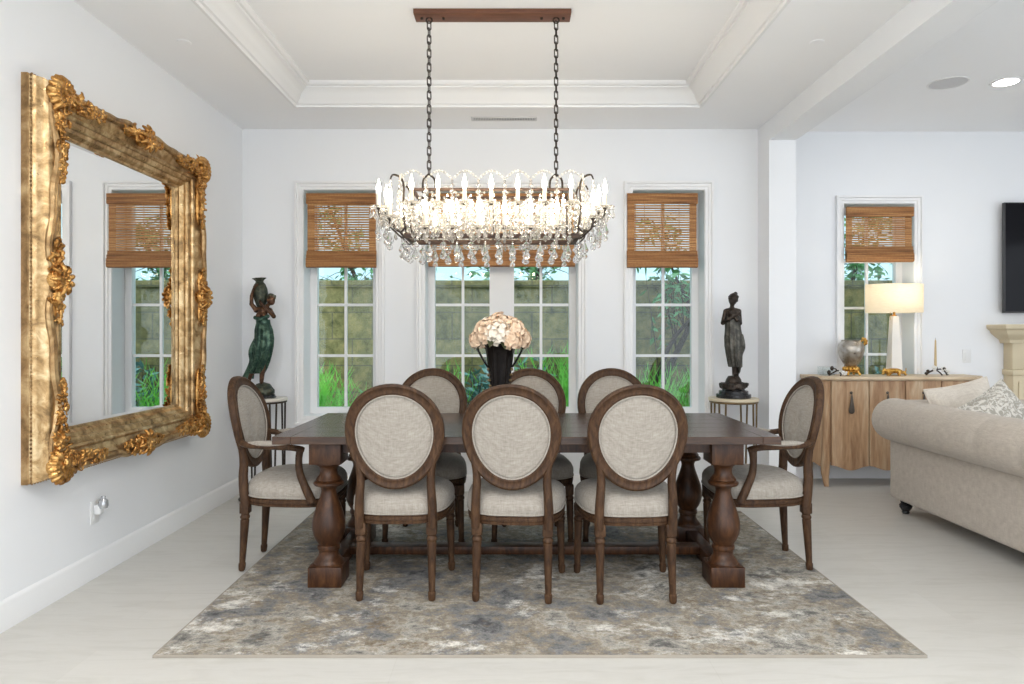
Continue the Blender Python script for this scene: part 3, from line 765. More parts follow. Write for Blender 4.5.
# ------------------------------------------------------------------ chandelier
CX, CY = -.107, 3.765
ch = thing('chandelier', 'long rectangular crystal chandelier with lit candle bulbs above the dining table', 'chandelier', (CX, CY, 1.60))
def cz(z): return z - 1.60
cn = MB().box(-.43, .43, -.056, .056, cz(2.996), cz(3.022), .003)
can = obj('ceiling_canopy', cn, M['rust'], ch)
for x in (-.39, -.27, .27, .39):
    obj('screw_cap', MB().lathe([(0, -.012), (.006, -.01), (.008, -.004), (.008, 0), (0, 0)], 12, (x, 0, cz(2.996))), M['iron'], can)
for s in (-1, 1):
    mb = MB(); z = 2.985; k = 0
    mb.tube([(s * .35 + .016 * math.cos(2 * PI * i / 16), 0, cz(2.982) + .016 * math.sin(2 * PI * i / 16)) for i in range(16)], .004, 6, closed=True)
    z = 2.972
    while z > 2.14:
        P = []
        for i in range(20):
            a = 2 * PI * i / 20; u = .0095 * math.cos(a); v = (.0155 if math.sin(a) > 0 else -.0155) + .0095 * math.sin(a)
            P.append((s * .35 + (u if k % 2 == 0 else u * .35), (u * .35 if k % 2 == 0 else u), cz(z - .019 + v)))
        mb.tube(P, .0032, 6, closed=True); z -= .0385; k += 1
    zc = z + .01
    obj('chain', mb, M['iron'], ch)
    yk = MB()
    for q in (-1, 1):
        yk.tube(spline([(s * .35, 0, cz(zc)), (s * .35 + q * .03, 0, cz(zc - .03)), (s * .35 + q * .035, 0, cz(2.06)), (s * .35 + q * .035, 0, cz(2.03))], 10), .006, 8)
    obj('hanging_yoke', yk, M['iron'], ch)
FX, FY = .455, .13
def frame_rect(z, hx, hy, w_, h):
    mb = MB()
    for s in (-1, 1):
        mb.box(-hx - w_ / 2, hx + w_ / 2, s * hy - w_ / 2, s * hy + w_ / 2, cz(z) - h / 2, cz(z) + h / 2, .002); mb.box(s * hx - w_ / 2, s * hx + w_ / 2, -hy, hy, cz(z) - h / 2, cz(z) + h / 2, .002)
    return mb
obj('bottom_rail', frame_rect(1.775, FX, FY, .022, .026), M['railwood'], ch)
obj('top_rail', frame_rect(2.025, FX - .03, FY - .02, .018, .016), M['railwood'], ch)
up = MB()
for x in (-.42, -.21, 0, .21, .42):
    for s in (-1, 1): up.tube([(x, s * FY, cz(1.775)), (x, s * (FY - .02), cz(2.025))], .005, 6)
obj('upright_bars', up, M['iron'], ch)
# prototype meshes for candles and crystals
def lathe_mesh(prof, n, nm, m, smooth=35):
    me = MB().lathe(prof, n).mesh(nm, smooth); me.materials.append(m); return me
bulb_me = lathe_mesh([(0, 0), (.006, .0), (.0095, .012), (.0125, .026), (.0105, .042), (.0055, .06), (.0025, .073), (0, .082)], 14, 'bulb', M['bulb'])
sleeve_me = lathe_mesh([(0, 0), (.0105, 0), (.0105, .062), (.008, .066), (0, .066)], 14, 'sleeve', M['sleeve'])
cup_me = lathe_mesh([(0, -.012), (.008, -.012), (.014, -.004), (.017, .004), (.012, .006), (0, .006)], 14, 'candle_cup', M['iron'])
def drop_prof(z0, L, r):   # faceted pear drop hanging from z0
    return [(.0012, z0), (r * .28, z0 - L * .12), (r * .55, z0 - L * .34), (r, z0 - L * .66), (r * .72, z0 - L * .86), (.0008, z0 - L)]
def octa_prof(z0, L, r): return [(.001, z0), (r, z0 - L * .35), (r, z0 - L * .62), (.001, z0 - L)]
mb = MB().lathe([(.012, .0), (.034, -.004), (.046, .004), (.048, .009), (.035, .002), (.012, .005)], 16, flute=lambda a, z: 1 + .1 * math.cos(8 * a))
bob_me = mb.mesh('bobeche', 20); bob_me.materials.append(M['crystal'])
mb = MB().tube([(.043 * math.cos(2 * PI * i / 24), .043 * math.sin(2 * PI * i / 24), -.004) for i in range(24)], .0012, 5, closed=True)
for k in range(6):
    a = 2 * PI * k / 6 + .3; o_ = (.043 * math.cos(a), .043 * math.sin(a), 0)
    mb.lathe(octa_prof(-.002, .014, .006), 6, o_); mb.lathe(drop_prof(-.0155, .042, .0105), 6, o_)
fr_me = mb.mesh('crystal_fringe', 0); fr_me.materials.append(M['crystal'])
mb = MB().lathe(octa_prof(0, .014, .006), 8); mb.lathe(octa_prof(-.012, .042, .019), 8); mb.lathe(drop_prof(-.05, .06, .0215), 8)
pend_a = mb.mesh('crystal_pendant', 0); pend_a.materials.append(M['drop'])
mb = MB().lathe(octa_prof(0, .016, .007), 8); mb.lathe(drop_prof(-.014, .07, .0215), 8); mb.ball((0, 0, -.096), .016, 8, 6)
pend_b = mb.mesh('crystal_pendant_ball', 0); pend_b.materials.append(M['drop'])
mb = MB(); z = 0
for k in range(7):
    L = (.02, .03, .034, .03, .034, .03, .04)[k]; mb.lathe(octa_prof(z, L, (.007, .011, .014, .011, .014, .011, .013)[k]), 8); z -= L - .001
strand_me = mb.mesh('crystal_strand', 0); strand_me.materials.append(M['crystal'])
def place(name, me, parent, loc, rz=0):
    o = bpy.data.objects.new(name, me); C.objects.link(o); o.parent = parent; o.location = loc; o.rotation_euler = (0, 0, rz); return o
def candle(x, y, z, root, am):
    # arm from the frame to the cup
    d = Vector((x - root[0], y - root[1], 0))
    P = spline([root, (lerp(root[0], x, .25), lerp(root[1], y, .25), min(root[2], z) - .035), (lerp(root[0], x, .68), lerp(root[1], y, .68), z - .07), (lerp(root[0], x, .97), lerp(root[1], y, .97), z - .045), (x, y, z - .008)], 14)
    a = obj('candle_arm', MB().tube(P, .0048 if am is M['iron'] else .006, 7), am, ch)
    place('candle_cup', cup_me, a, (x, y, z)); place('bobeche', bob_me, a, (x, y, z - .004), R.random()); place('crystal_fringe', fr_me, a, (x, y, z - .004), R.random())
    place('candle_sleeve', sleeve_me, a, (x, y, z + .006)); place('bulb', bulb_me, a, (x, y, z + .07))
for i in range(7):
    x = -.41 + i * .1367
    for s in (-1, 1): candle(x, s * .255, cz(1.925), (x, s * FY, cz(1.83)), M['crystal'])
for i in range(6):
    x = -.342 + i * .1367
    for s in (-1, 1): candle(x, s * .215, cz(1.808), (x, s * FY, cz(1.775)), M['crystal'])
for s in (-1, 1):
    for y in (-.13, 0.0, .13):
        candle(s * (.60 if y else .585), y * 1.1, cz(1.925 - (.0 if y else .0)), (s * FX, y, cz(1.83)), M['iron'])
    for y in (-.2, .2): candle(s * .53, y, cz(1.86), (s * FX, y * .6, cz(1.8)), M['iron'])
# iron finial scrolls and bead swags
for s in (-1, 1):
    for y in (-.12, .12):
        P = spline([(s * .455, y, cz(1.79)), (s * .475, y, cz(1.92)), (s * .47, y, cz(2.03)), (s * .485, y, cz(2.085)), (s * .525, y * 1.1, cz(2.10)), (s * .54, y * 1.1, cz(2.075))], 18)
        obj('corner_scroll', MB().tube(P, [.006] * 14 + [.0055, .005, .005, .0045, .004], 8), M['iron'], ch)
        place('crystal_strand', strand_me, ch, (s * .54, y * 1.1, cz(2.07)))
def swag(p, q, dip, n, up_):
    mb = MB()
    for i in range(n + 1):
        t = i / n; c = Vector(p).lerp(Vector(q), t); c.z += up_ * math.sin(PI * t)
        mb.ball(c, .0068, 8, 6)
    obj('bead_swag', mb, M['bead'], ch)
for s in (-1, 1):
    for i in range(8):
        x0 = -.478 + i * .1367
        swag((x0, s * .2, cz(2.06)), (x0 + .1367, s * .2, cz(2.06)), 0, 10, .045) if i < 7 else None
    for i in range(8):
        x0 = -.478 + i * .1367
        place('crystal_strand', strand_me, ch, (x0, s * .2, cz(2.06)))
    for i in range(15):
        x0 = -.44 + i * .0629
        place('crystal_strand', strand_me, ch, (x0, s * (FY + .022), cz(1.995 - .012 * (i % 2))))
    for i in range(14):
        x0 = -.409 + i * .0629
        place('crystal_strand', strand_me, ch, (x0, s * (FY + .06), cz(1.965 - .02 * (i % 2))))
for s in (-1, 1):
    for y in (-.075, 0, .075): place('crystal_strand', strand_me, ch, (s * (FX + .02), y, cz(2.0)))
    swag((s * .478, -.2, cz(2.06)), (s * .49, 0, cz(2.06)), 0, 14, .045); swag((s * .49, 0, cz(2.06)), (s * .478, .2, cz(2.06)), 0, 14, .045)
for s in (-1, 1):
    for i in range(12):
        x0 = -.405 + i * .0736
        place('crystal_pendant', pend_b if i % 2 else pend_a, ch, (x0, s * (FY + .012), cz(1.757 - (.012 if i % 2 else 0))))
    for y in (-.1, 0, .1):
        place('crystal_pendant', pend_a, ch, (s * (FX + .014), y, cz(1.76)))
    for (x, y, z) in ((.60, -.143, 1.855), (.585, 0, 1.855), (.60, .143, 1.855), (.53, -.2, 1.80), (.53, .2, 1.80)):
        place('crystal_pendant', pend_b, ch, (s * x, y, cz(z)))
obj('bottom_finial_swags', MB(), M['bead'], ch) if False else None

# ------------------------------------------------------------------ gilt mirror on the left wall
MY0, MY1, MZ0, MZ1 = 2.995, 4.57, .59, 2.40
mr = thing('wall_mirror', 'large ornate gilt framed mirror on the left wall', 'mirror', (LX, (MY0 + MY1) / 2, (MZ0 + MZ1) / 2))
U, V = (MY1 - MY0) / 2, (MZ1 - MZ0) / 2
fprof = [(0, .0), (0, .026), (.004, .03), (.006, .036), (.006, .046), (.010, .05), (.014, .066), (.02, .086), (.03, .101), (.042, .108), (.05, .110), (.062, .108), (.085, .102), (.11, .09), (.138, .08), (.142, .086), (.155, .09), (.168, .084), (.172, .074), (.19, .07), (.202, .062), (.206, .05), (.226, .046), (.24, .034), (.244, .024), (.258, .02), (.262, .008)]
fprof = [(i * .83, h) for i, h in fprof]
mf = lambda u, v, h: (h, u, v)
obj('frame', MB().rect_sweep(-U, U, -V, V, fprof, mf), M['gold'], mr, smooth=30)
obj('outer_moulding', MB().rect_sweep(-U - .001, U + .001, -V - .001, V + .001, [(0, 0), (0, .028), (.005, .032), (.009, .03), (.009, 0)], mf), M['gold_dark'], mr)
be = MB()
for side in range(4):
    L = 2 * (V if side < 2 else U); n = int(L / .0185)
    for k in range(n):
        q = -L / 2 + (k + .5) * L / n
        c = (.041, (-U + .003) if side == 0 else (U - .003), q) if side < 2 else (.041, q, (-V + .003) if side == 2 else (V - .003))
        be.ball(c, .0058, 6, 5)
obj('beading', be, M['gold_dark'], mr)
obj('mirror_glass', MB().rect_sweep(-U + .212, U - .212, -V + .212, V - .212, [(0, .006), (0, .012), (.02, .014)], mf).add([mf(-U + .232, -V + .232, .014), mf(U - .232, -V + .232, .014), mf(U - .232, V - .232, .014), mf(-U + .232, V - .232, .014)], [(0, 1, 2, 3)]), M['mirror'], mr, smooth=0)
def curl(mb, c, r, ang, d, r0, sgn, turns=.85):
    P = []; rad = []
    for i in range(14):
        t = i / 13; a = ang + sgn * turns * 2 * PI * t; q = r * (1 - .8 * t)
        P.append((d + .5 * r * math.sin(PI * t), c[0] + q * math.cos(a), c[1] + q * math.sin(a))); rad.append(r0 * (1 - .4 * t))
    mb.tube(P, rad, 6); mb.ball(P[-1], r0 * .9, 7, 5)
def leaflet(mb, c, ang, L, d, r0):
    P = spline([(d, c[0], c[1]), (d + L * .45, c[0] + math.cos(ang) * L * .5, c[1] + math.sin(ang) * L * .5), (d + L * .12, c[0] + math.cos(ang) * L, c[1] + math.sin(ang) * L)], 6)
    mb.tube(P, [r0 * k for k in (.6, .95, 1.1, 1.1, .95, .7, .4)], 6)
def spray(mb, c, ang, L, W, d, rng, n=26):
    # carved foliage running along a rail and tapering off
    ca, sa = math.cos(ang), math.sin(ang)
    mb.ball((d - .016, c[0] + ca * L * .45, c[1] + sa * L * .45), (.022, abs(ca) * L * .5 + abs(sa) * W * .6, abs(sa) * L * .5 + abs(ca) * W * .6), 14, 8)
    for i in range(n):
        u = rng.random(); v = rng.uniform(-1, 1) * W * (1 - .72 * u)
        p = (c[0] + ca * L * u - sa * v, c[1] + sa * L * u + ca * v); dd = d + .012 * (1 - (v / W) ** 2) - .006 * u
        k = i % 4
        if k == 0: curl(mb, p, rng.uniform(.014, .022) * (1 - .3 * u), rng.uniform(0, 6.28), dd, .0048, rng.choice((-1, 1)))
        elif k in (1, 2): leaflet(mb, p, ang + rng.uniform(-1.3, 1.3), rng.uniform(.024, .038) * (1 - .3 * u), dd, .0062)
        else: mb.ball((dd + .006, p[0], p[1]), rng.uniform(.0055, .009), 8, 6)
def carve(mb, it=0):
    return remeshed(mb, .0033, it)
rng = random.Random(9)
def corner(su, sv):
    mb = MB(); cu, cv = su * (U - .085), sv * (V - .07)
    out = math.atan2(sv, su)
    mb.ball((.10, cu, cv), (.044, .066, .066), 20, 12)
    for k in range(11):     # fluted shell rim
        a = out + (k - 5) * .36
        P = [(.135, cu + math.cos(a) * .03, cv + math.sin(a) * .03), (.142, cu + math.cos(a) * .06, cv + math.sin(a) * .06), (.115, cu + math.cos(a) * .084, cv + math.sin(a) * .084)]
        mb.tube(spline(P, 5), [.006, .009, .012, .0135, .0125, .008], 7)
    for i in range(70):     # berries over the boss
        a = rng.uniform(0, 2 * PI); q = .058 * math.sqrt(rng.random())
        mb.ball((.10 + .044 * math.sqrt(max(0, 1 - (q / .066) ** 2)) + .005, cu + q * math.cos(a), cv + q * math.sin(a)), rng.uniform(.0065, .0105), 8, 6)
    a1 = 0 if su < 0 else PI; a2 = PI / 2 if sv < 0 else -PI / 2
    mb.ball((.095, cu - su * .11, cv + sv * .015), (.034, .06, .042), 14, 8); mb.ball((.095, cu + su * .015, cv - sv * .11), (.034, .042, .06), 14, 8)
    spray(mb, (cu - su * .05, cv - sv * .004), a1, .28, .058, .112, rng, 90); spray(mb, (cu - su * .004, cv - sv * .05), a2, .34, .058, .112, rng, 104)
    obj('corner_ornament', carve(mb), M['gold_orn'], mr)
for su in (-1, 1):
    for sv in (-1, 1): corner(su, sv)
def centre(u, v, ang):
    mb = MB(); ox, oz = math.cos(ang), math.sin(ang); tx, tz = -oz, ox
    mb.ball((.105, u, v), (.042, .05, .05), 16, 10)
    for k in range(9):
        a = ang + (k - 4) * .7
        leaflet(mb, (u + math.cos(a) * .018, v + math.sin(a) * .018), a, .058, .125, .012)
    for i in range(16):
        a = rng.uniform(0, 2 * PI); q = .03 * math.sqrt(rng.random()); mb.ball((.148, u + q * math.cos(a), v + q * math.sin(a)), rng.uniform(.007, .011), 8, 6)
    for s in (-1, 1):
        spray(mb, (u + s * tx * .03, v + s * tz * .03), math.atan2(s * tz, s * tx), .16, .045, .108, rng, 48)
        curl(mb, (u + s * tx * .08 + ox * .022, v + s * tz * .08 + oz * .022), .034, ang, .11, .010, s)
    obj('centre_ornament', carve(mb), M['gold_orn'], mr)
centre(0, V - .065, PI / 2); centre(0, -V + .065, -PI / 2); centre(-U + .07, 0, PI); centre(U - .065, 0, 0)
# wavy crest scrolls between the ornaments
for side in range(4):
    H = V if side < 2 else U; Wd = U if side < 2 else V; sg = -1 if side % 2 == 0 else 1
    for s in (-1, 1):
        n = 30; P = []
        for i in range(n + 1):
            t = i / n; al = s * lerp(.06, H - .12, t); off = Wd - .05 + .02 * math.sin(t * 2 * PI * 1.0 + .5) + .009 * math.sin(t * 5 * PI)
            P.append((.104 + .006 * math.sin(PI * t), sg * off, al) if side < 2 else (.104 + .006 * math.sin(PI * t), al, sg * off))
        obj('crest_scroll', MB().tube(P, [.012 + .008 * math.sin(PI * i / n) for i in range(n + 1)], 8), M['gold_dark'], mr)
# wall outlet
ou = thing('wall_outlet', 'white outlet plate low on the left wall below the gilt mirror', 'outlet', (LX, 3.518, .335))
obj('cover_plate', MB().box(0, .006, -.036, .036, -.058, .058, .002), M['white'], ou)
obj('socket', MB().box(.006, .008, -.017, .017, -.04, -.008, .001), M['white'], ou)
pl = thing('plug_in_air_freshener', 'small clear plug-in air freshener in the outlet below the mirror', 'air freshener', (LX + .0082, 3.518, .345))
obj('plug_body', MB().box(0, .035, -.02, .02, -.02, .03, .008, 3), M['white'], pl)
obj('scent_bottle', MB().lathe([(0, 0), (.02, .002), (.024, .015), (.022, .04), (.012, .052), (.01, .062), (0, .062)], 16, (.04, 0, .01)), M['chrome'], pl)

# ------------------------------------------------------------------ ceiling fittings
def ceil_disc(x, y, z, r, label, cat, name, m1, m2=None, r2=0):
    t = thing(name, label, cat, (x, y, z))
    obj('trim_ring' if m2 else 'cover_plate', MB().lathe([(r2, -.001), (r2, -.004), (r * .96, -.006), (r, -.003), (r, 0), (r2, 0)] if m2 else [(0, -.004), (r * .9, -.005), (r, -.002), (r, 0), (0, 0)], 32), m1, t)
    if m2: obj('grille' if m2 is M['grille'] else 'diffuser', MB().lathe([(0, -.003), (r2 + .001, -.003), (r2 + .001, -.0005), (0, -.0005)], 32), m2, t)
    return t
d1 = 1.641 * F / (HZ - 42); ceil_disc((184 - 512) / F * d1, d1, CZ, .038, 'small round white ceiling cover above the gilt mirror', 'ceiling cover', 'sprinkler_cover', M['ceil'])
d2 = 1.641 * F / (HZ - 42); ceil_disc((817 - 512) / F * d2, d2, CZ, .038, 'small round white ceiling cover beside the long ceiling beam', 'ceiling cover', 'sprinkler_cover', M['ceil'])
ds = 1.767 * F / (HZ - 83); ceil_disc((948 - 512) / F * ds, ds, LZ, .13, 'round in-ceiling speaker with grey grille beside the recessed light', 'speaker', 'ceiling_speaker', M['white'], M['grille'], .118)
dl = 1.767 * F / (HZ - 82); ceil_disc((1006 - 512) / F * dl, dl, LZ, .095, 'lit recessed ceiling light in the living area', 'ceiling light', 'recessed_light', M['white'], M['canlight'], .075)
vt = thing('ceiling_vent', 'narrow white linear air vent in the ceiling behind the chandelier', 'vent', (-.06, 5.19, CZ))
obj('backing', MB().box(-.235, .235, -.03, .03, -.003, 0), M['ventdark'], vt)
fm = MB()
for a in ((-.25, .25, -.045, -.03), (-.25, .25, .03, .045), (-.25, -.235, -.03, .03), (.235, .25, -.03, .03)): fm.box(a[0], a[1], a[2], a[3], -.006, 0, .001)
obj('vent_frame', fm, M['vent'], vt)
lo = MB()
for k in range(38): lo.box(-.232 + k * .01235, -.2265 + k * .01235, -.03, .03, -.006, -.003)
obj('louvres', lo, M['vent'], vt)

# ------------------------------------------------------------------ plant stands and statues
def stand(x, y, h, r, label, mtop, mleg):
    t = thing('pedestal_stand', label, 'pedestal', (x, y, 0), 0, 'tall round statue stands')
    obj('stand_top', MB().lathe([(0, h - .022), (r - .004, h - .022), (r, h - .018), (r, h - .004), (r - .004, h), (0, h)], 48), mtop, t)
    rl = r * .93
    for z, nm in ((h - .03, 'upper_ring'), (.012, 'base_ring')):
        obj(nm, MB().tube([(rl * math.cos(2 * PI * i / 40), rl * math.sin(2 * PI * i / 40), z) for i in range(40)], .008, 8, closed=True), mleg, t)
    for k in range(8):
        a = 2 * PI * (k // 2) / 4 + PI / 4 + (.16 if k % 2 else -.16); b = 2 * PI * (k // 2) / 4 + PI / 4 + (.05 if k % 2 else -.05)
        obj('leg', MB().tube([(rl * math.cos(a), rl * math.sin(a), h - .03), (rl * math.cos(b), rl * math.sin(b), .012)], .0075, 8), mleg, t)
SY = 5.19
SLX, SRX = (263 - 512) / F * SY, (733.5 - 512) / F * SY
stand(SLX, SY, .77, .18, 'tall round pedestal stand with pale top and dark iron legs under the jar statue', M['marble'], M['iron'])
stand(SRX, SY, .77, .185, 'tall round pedestal stand with beige top and brass legs under the robed statue', M['tan_top'], M['bronze_leg'])

def hand(mb, p, d, n, s, m=0):
    # palm, four fingers and a thumb; d finger direction, n palm normal
    p = Vector(p); d = Vector(d).normalized(); n = Vector(n); n = (n - d * n.dot(d)).normalized(); w_ = d.cross(n)
    mb.limb([p, p + d * .028 * s], [.011 * s, .013 * s], 8)
    for k in range(4):
        b = p + d * .032 * s + w_ * (k - 1.5) * .0075 * s; L = (.024, .03, .032, .026)[k] * s
        mb.limb([b, b + d * L * .55 + n * .004 * s, b + d * L + n * .014 * s], [.0042 * s, .0038 * s, .0032 * s], 6)
    b = p + d * .012 * s + w_ * .011 * s
    mb.limb([b, b + d * .014 * s + w_ * .01 * s, b + d * .026 * s + w_ * .009 * s + n * .006 * s], [.005 * s, .0045 * s, .0035 * s], 6)
def head(mb, c, face, s):
    c = Vector(c); f = Vector(face).normalized(); up_ = Vector((0, 0, 1)); sd = up_.cross(f).normalized(); up2 = f.cross(sd)
    Mx = Matrix((sd, f, up2)).transposed()
    mb.ball(c, (.031 * s, .036 * s, .042 * s), 14, 10, Mx)
    mb.ball(c + f * .012 * s - up2 * .018 * s, (.022 * s, .024 * s, .024 * s), 12, 8, Mx)           # jaw
    mb.limb([c + f * .034 * s + up2 * .006 * s, c + f * .043 * s - up2 * .008 * s], [.0045 * s, .0065 * s], 6)   # nose
    mb.limb([c + f * .034 * s + up2 * .012 * s - sd * .02 * s, c + f * .037 * s + up2 * .013 * s, c + f * .034 * s + up2 * .012 * s + sd * .02 * s], [.004 * s] * 3, 6)  # brow
    mb.limb([c + f * .036 * s - up2 * .019 * s - sd * .008 * s, c + f * .036 * s - up2 * .019 * s + sd * .008 * s], [.004 * s] * 2, 6)      # mouth
    mb.ball(c + f * .03 * s - up2 * .033 * s, .0085 * s, 8, 6)
    for q in (-1, 1): mb.ball(c + sd * q * .031 * s - up2 * .004 * s, (.005 * s, .008 * s, .012 * s), 8, 6, Mx)
def robe(rows, n=64):
    # rows: (z, cx, cy, rx, ry, fold depth, fold count, phase)
    mb = MB(); rs = []
    for (z, cx, cy, rx_, ry_, fd, fc, ph) in rows:
        rs.append([(cx + (rx_ + fd * math.sin(fc * a + ph)) * math.cos(a), cy + (ry_ + fd * math.sin(fc * a + ph)) * math.sin(a), z) for a in [2 * PI * j / n for j in range(n)]])
    return mb.rings(rs)
def dense(rows, k=4):
    out = []
    for a, b in zip(rows, rows[1:]):
        for i in range(k): out.append(tuple(lerp(p, q, i / k) for p, q in zip(a, b)))
    return out + [rows[-1]]
def rock(mb, r, h, rng, n=36):
    for i in range(n):
        a = rng.uniform(0, 2 * PI); q = math.sqrt(rng.random()) * r
        mb.ball((q * math.cos(a), q * math.sin(a), h * rng.uniform(.15, .75) * (1 - .55 * q / r)), (rng.uniform(.018, .038), rng.uniform(.018, .038), rng.uniform(.014, .03)), 8, 6)
# --- woman carrying a jar
st = thing('statue', 'green patina bronze statue of a woman holding a jar on her shoulder', 'statue', (SLX, SY, .7702))
k_ = 1 / 622
def P2(cx, cy, y=0): return Vector(((cx - 150) * k_, y, (610 - cy) * k_))
obj('plinth', MB().lathe([(0, 0), (.095, 0), (.098, .006), (.094, .012), (.088, .014), (.088, .024), (0, .024)], 40), M['blackmarble'], st)
rk = MB(); rng = random.Random(4); rk.lathe([(0, .022), (.085, .022), (.075, .05), (.05, .085), (0, .1)], 24); rock(rk, .075, .1, rng)
rk.v = [(x, y, max(.022, z + .02)) for x, y, z in rk.v]
obj('rock_base', remeshed(rk, .005, 2), M['patina_dark'], st)
bd = MB()
bd.limb([P2(152, 285), P2(149, 258), P2(145, 225), P2(148, 200)], [.038, .033, .044, .034], 14)      # torso
bd.ball(P2(136, 222, -.03), .021, 10, 8); bd.ball(P2(158, 222, -.03), .021, 10, 8)
bd.limb([P2(118, 196), P2(148, 192), P2(182, 198)], [.022, .026, .022], 10)                          # shoulders
bd.limb([P2(152, 196), P2(172, 176, -.005), P2(186, 160, -.01)], [.017, .016, .016], 10)                   # neck
head(bd, P2(190, 150, -.012), (.75, -.6, .18), .95)
bd.limb([P2(118, 196), P2(100, 168, -.02), P2(103, 130, -.03), P2(112, 104, -.035)], [.02, .0165, .0135, .0105], 10)
hand(bd, P2(112, 104, -.035), (.45, -.05, .9), (.6, .75, 0), .95)
bd.limb([P2(182, 198), P2(204, 226, -.015), P2(192, 205, -.055), P2(168, 178, -.06)], [.02, .0175, .014, .0105], 10)
hand(bd, P2(168, 178, -.06), (-.75, .05, .65), (.1, .9, .2), .95)
bd.limb([P2(160, 290), P2(160, 390, -.012), P2(150, 470, -.01), P2(145, 538, -.01)], [.04, .03, .023, .015], 12)
bd.limb([P2(145, 538, -.01), P2(152, 552, -.045)], [.014, .010], 8)
bd.limb([P2(142, 290), P2(136, 390, .0), P2(104, 470, .015), P2(76, 535, .02)], [.04, .03, .021, .014], 12)
bd.limb([P2(76, 535, .02), P2(72, 552, -.012)], [.013, .009], 8)
obj('body', remeshed(bd, .0036, 3), M['bronze_skin'], st)
hr = MB(); hc = P2(191, 146, -.004)
hr.ball(hc + Vector((-.008, .008, .012)), (.036, .036, .036), 12, 9); hr.ball(hc + Vector((-.022, .03, -.002)), .022, 10, 8)
for i in range(16):
    a = 2 * PI * i / 16; hr.ball(hc + Vector((-.01 + .03 * math.cos(a), .012 + .028 * math.sin(a), .014 + .012 * math.sin(a * 3))), .0115, 7, 5)
obj('hair', remeshed(hr, .0036, 1), M['patina_dark'], st)
rows = [(P2(0, 240).z, 0.0, 0, .051, .05, .001, 7, 0), (P2(0, 262).z, .002, 0, .053, .05, .002, 9, 0), (P2(0, 290).z, .006, 0, .066, .06, .003, 9, .4), (P2(0, 330).z, .012, -.004, .07, .062, .0045, 9, .9), (P2(0, 370).z, .01, -.008, .068, .062, .006, 9, 1.3),
        (P2(0, 410).z, .0, -.006, .064, .058, .0075, 9, 1.8), (P2(0, 440).z, -.012, 0, .06, .052, .009, 9, 2.2), (P2(0, 470).z, -.03, .006, .056, .048, .010, 9, 2.6), (P2(0, 496).z, -.05, .012, .05, .042, .011, 9, 3.0)]
dr = robe(dense(rows))
# wind-blown swathe trailing to the left
for j in range(7):
    o_ = .012 * j
    pts = spline([P2(128, 300 + j * 6, .02 + o_ * .6), P2(98, 352 + j * 8, .028 + o_ * .4), P2(84 + j * 2, 396 + j * 6, .03), P2(88 + j * 3, 440 + j * 3, .03 - o_ * .3), P2(66 + j * 5, 490 - j * 2, .028), P2(50 + j * 8, 516 + j * 1, .02)], 16)
    dr.tube(pts, [.006 + .012 * math.sin(PI * (i + 1) / 18) for i in range(17)], 8)
# bodice
dr.limb([P2(120, 232, -.03), P2(148, 240, -.045), P2(180, 226, -.03)], [.016, .018, .015], 8)
obj('gown', remeshed(dr, .0042, 2), M['patina'], st)
jp = [(0, 0), (.022, 0), (.036, .03), (.05, .075), (.056, .12), (.053, .155), (.042, .185), (.03, .2), (.028, .21), (.036, .222), (.05, .232), (.046, .235), (.028, .222), (.02, .2), (0, .2)]
Mj = Matrix.Translation(P2(140, 190, .012)) @ Matrix.Rotation(math.radians(-4), 4, 'Y')
jr = MB().lathe(jp, 48, flute=lambda a, z: 1 + (.09 * math.cos(7 * a) if z > .22 else .02 * math.cos(10 * a)), M=Mj)
obj('jar', jr, M['patina_dark'], st)
# --- robed woman with folded arms
s2 = thing('statue', 'dark bronze statue of a robed woman with folded arms on a round stand', 'statue', (SRX, SY, .7702))
k2 = 1 / 642
def Q2(cx, cy, y=0): return Vector(((cx - 165) * k2, y, (570 - cy) * k2))
obj('plinth', MB().lathe([(0, 0), (.125, 0), (.128, .004), (.128, .026), (.124, .03), (.108, .032), (.108, .05), (.104, .055), (.085, .058), (.08, .07), (0, .07)], 40), M['blackmarble'], s2)
rk = MB(); rng = random.Random(6); rk.lathe([(0, .068), (.07, .068), (.066, .1), (.055, .14), (.04, .165), (0, .17)], 24); rock(rk, .085, .2, rng, 90)
rk.v = [(x, y, max(.066, z + (.05 if z < .068 else 0))) for x, y, z in rk.v]
obj('rock_base', remeshed(rk, .004, 1), M['bronze'], s2)
bd = MB()
bd.limb([Q2(163, 270), Q2(160, 230), Q2(158, 185), Q2(158, 152)], [.05, .042, .05, .038], 14)
bd.ball(Q2(146, 178, -.038), .022, 10, 8); bd.ball(Q2(170, 178, -.038), .022, 10, 8)
bd.limb([Q2(128, 150), Q2(158, 144), Q2(190, 150)], [.022, .027, .022], 10)
bd.limb([Q2(158, 146), Q2(157, 125, -.004), Q2(160, 108, -.006)], [.018, .016, .017], 10)
head(bd, Q2(160, 92, -.006), (-.72, -.68, -.12), 1.0)
bd.limb([Q2(128, 150), Q2(112, 205, -.01), Q2(130, 190, -.055), Q2(150, 172, -.068)], [.021, .019, .0155, .0115], 10)
hand(bd, Q2(150, 172, -.068), (.85, -.05, .3), (.1, .8, .3), 1.0)
bd.limb([Q2(190, 150), Q2(193, 207, -.01), Q2(170, 192, -.06), Q2(146, 166, -.066)], [.021, .019, .0155, .0115], 10)
hand(bd, Q2(146, 166, -.066), (-.7, .1, .7), (.1, .8, .1), 1.0)
bd.limb([Q2(178, 270), Q2(180, 340, -.015), Q2(172, 410), Q2(168, 458)], [.045, .034, .025, .015], 10); bd.limb([Q2(168, 458), Q2(160, 468, -.04)], [.014, .01], 8)
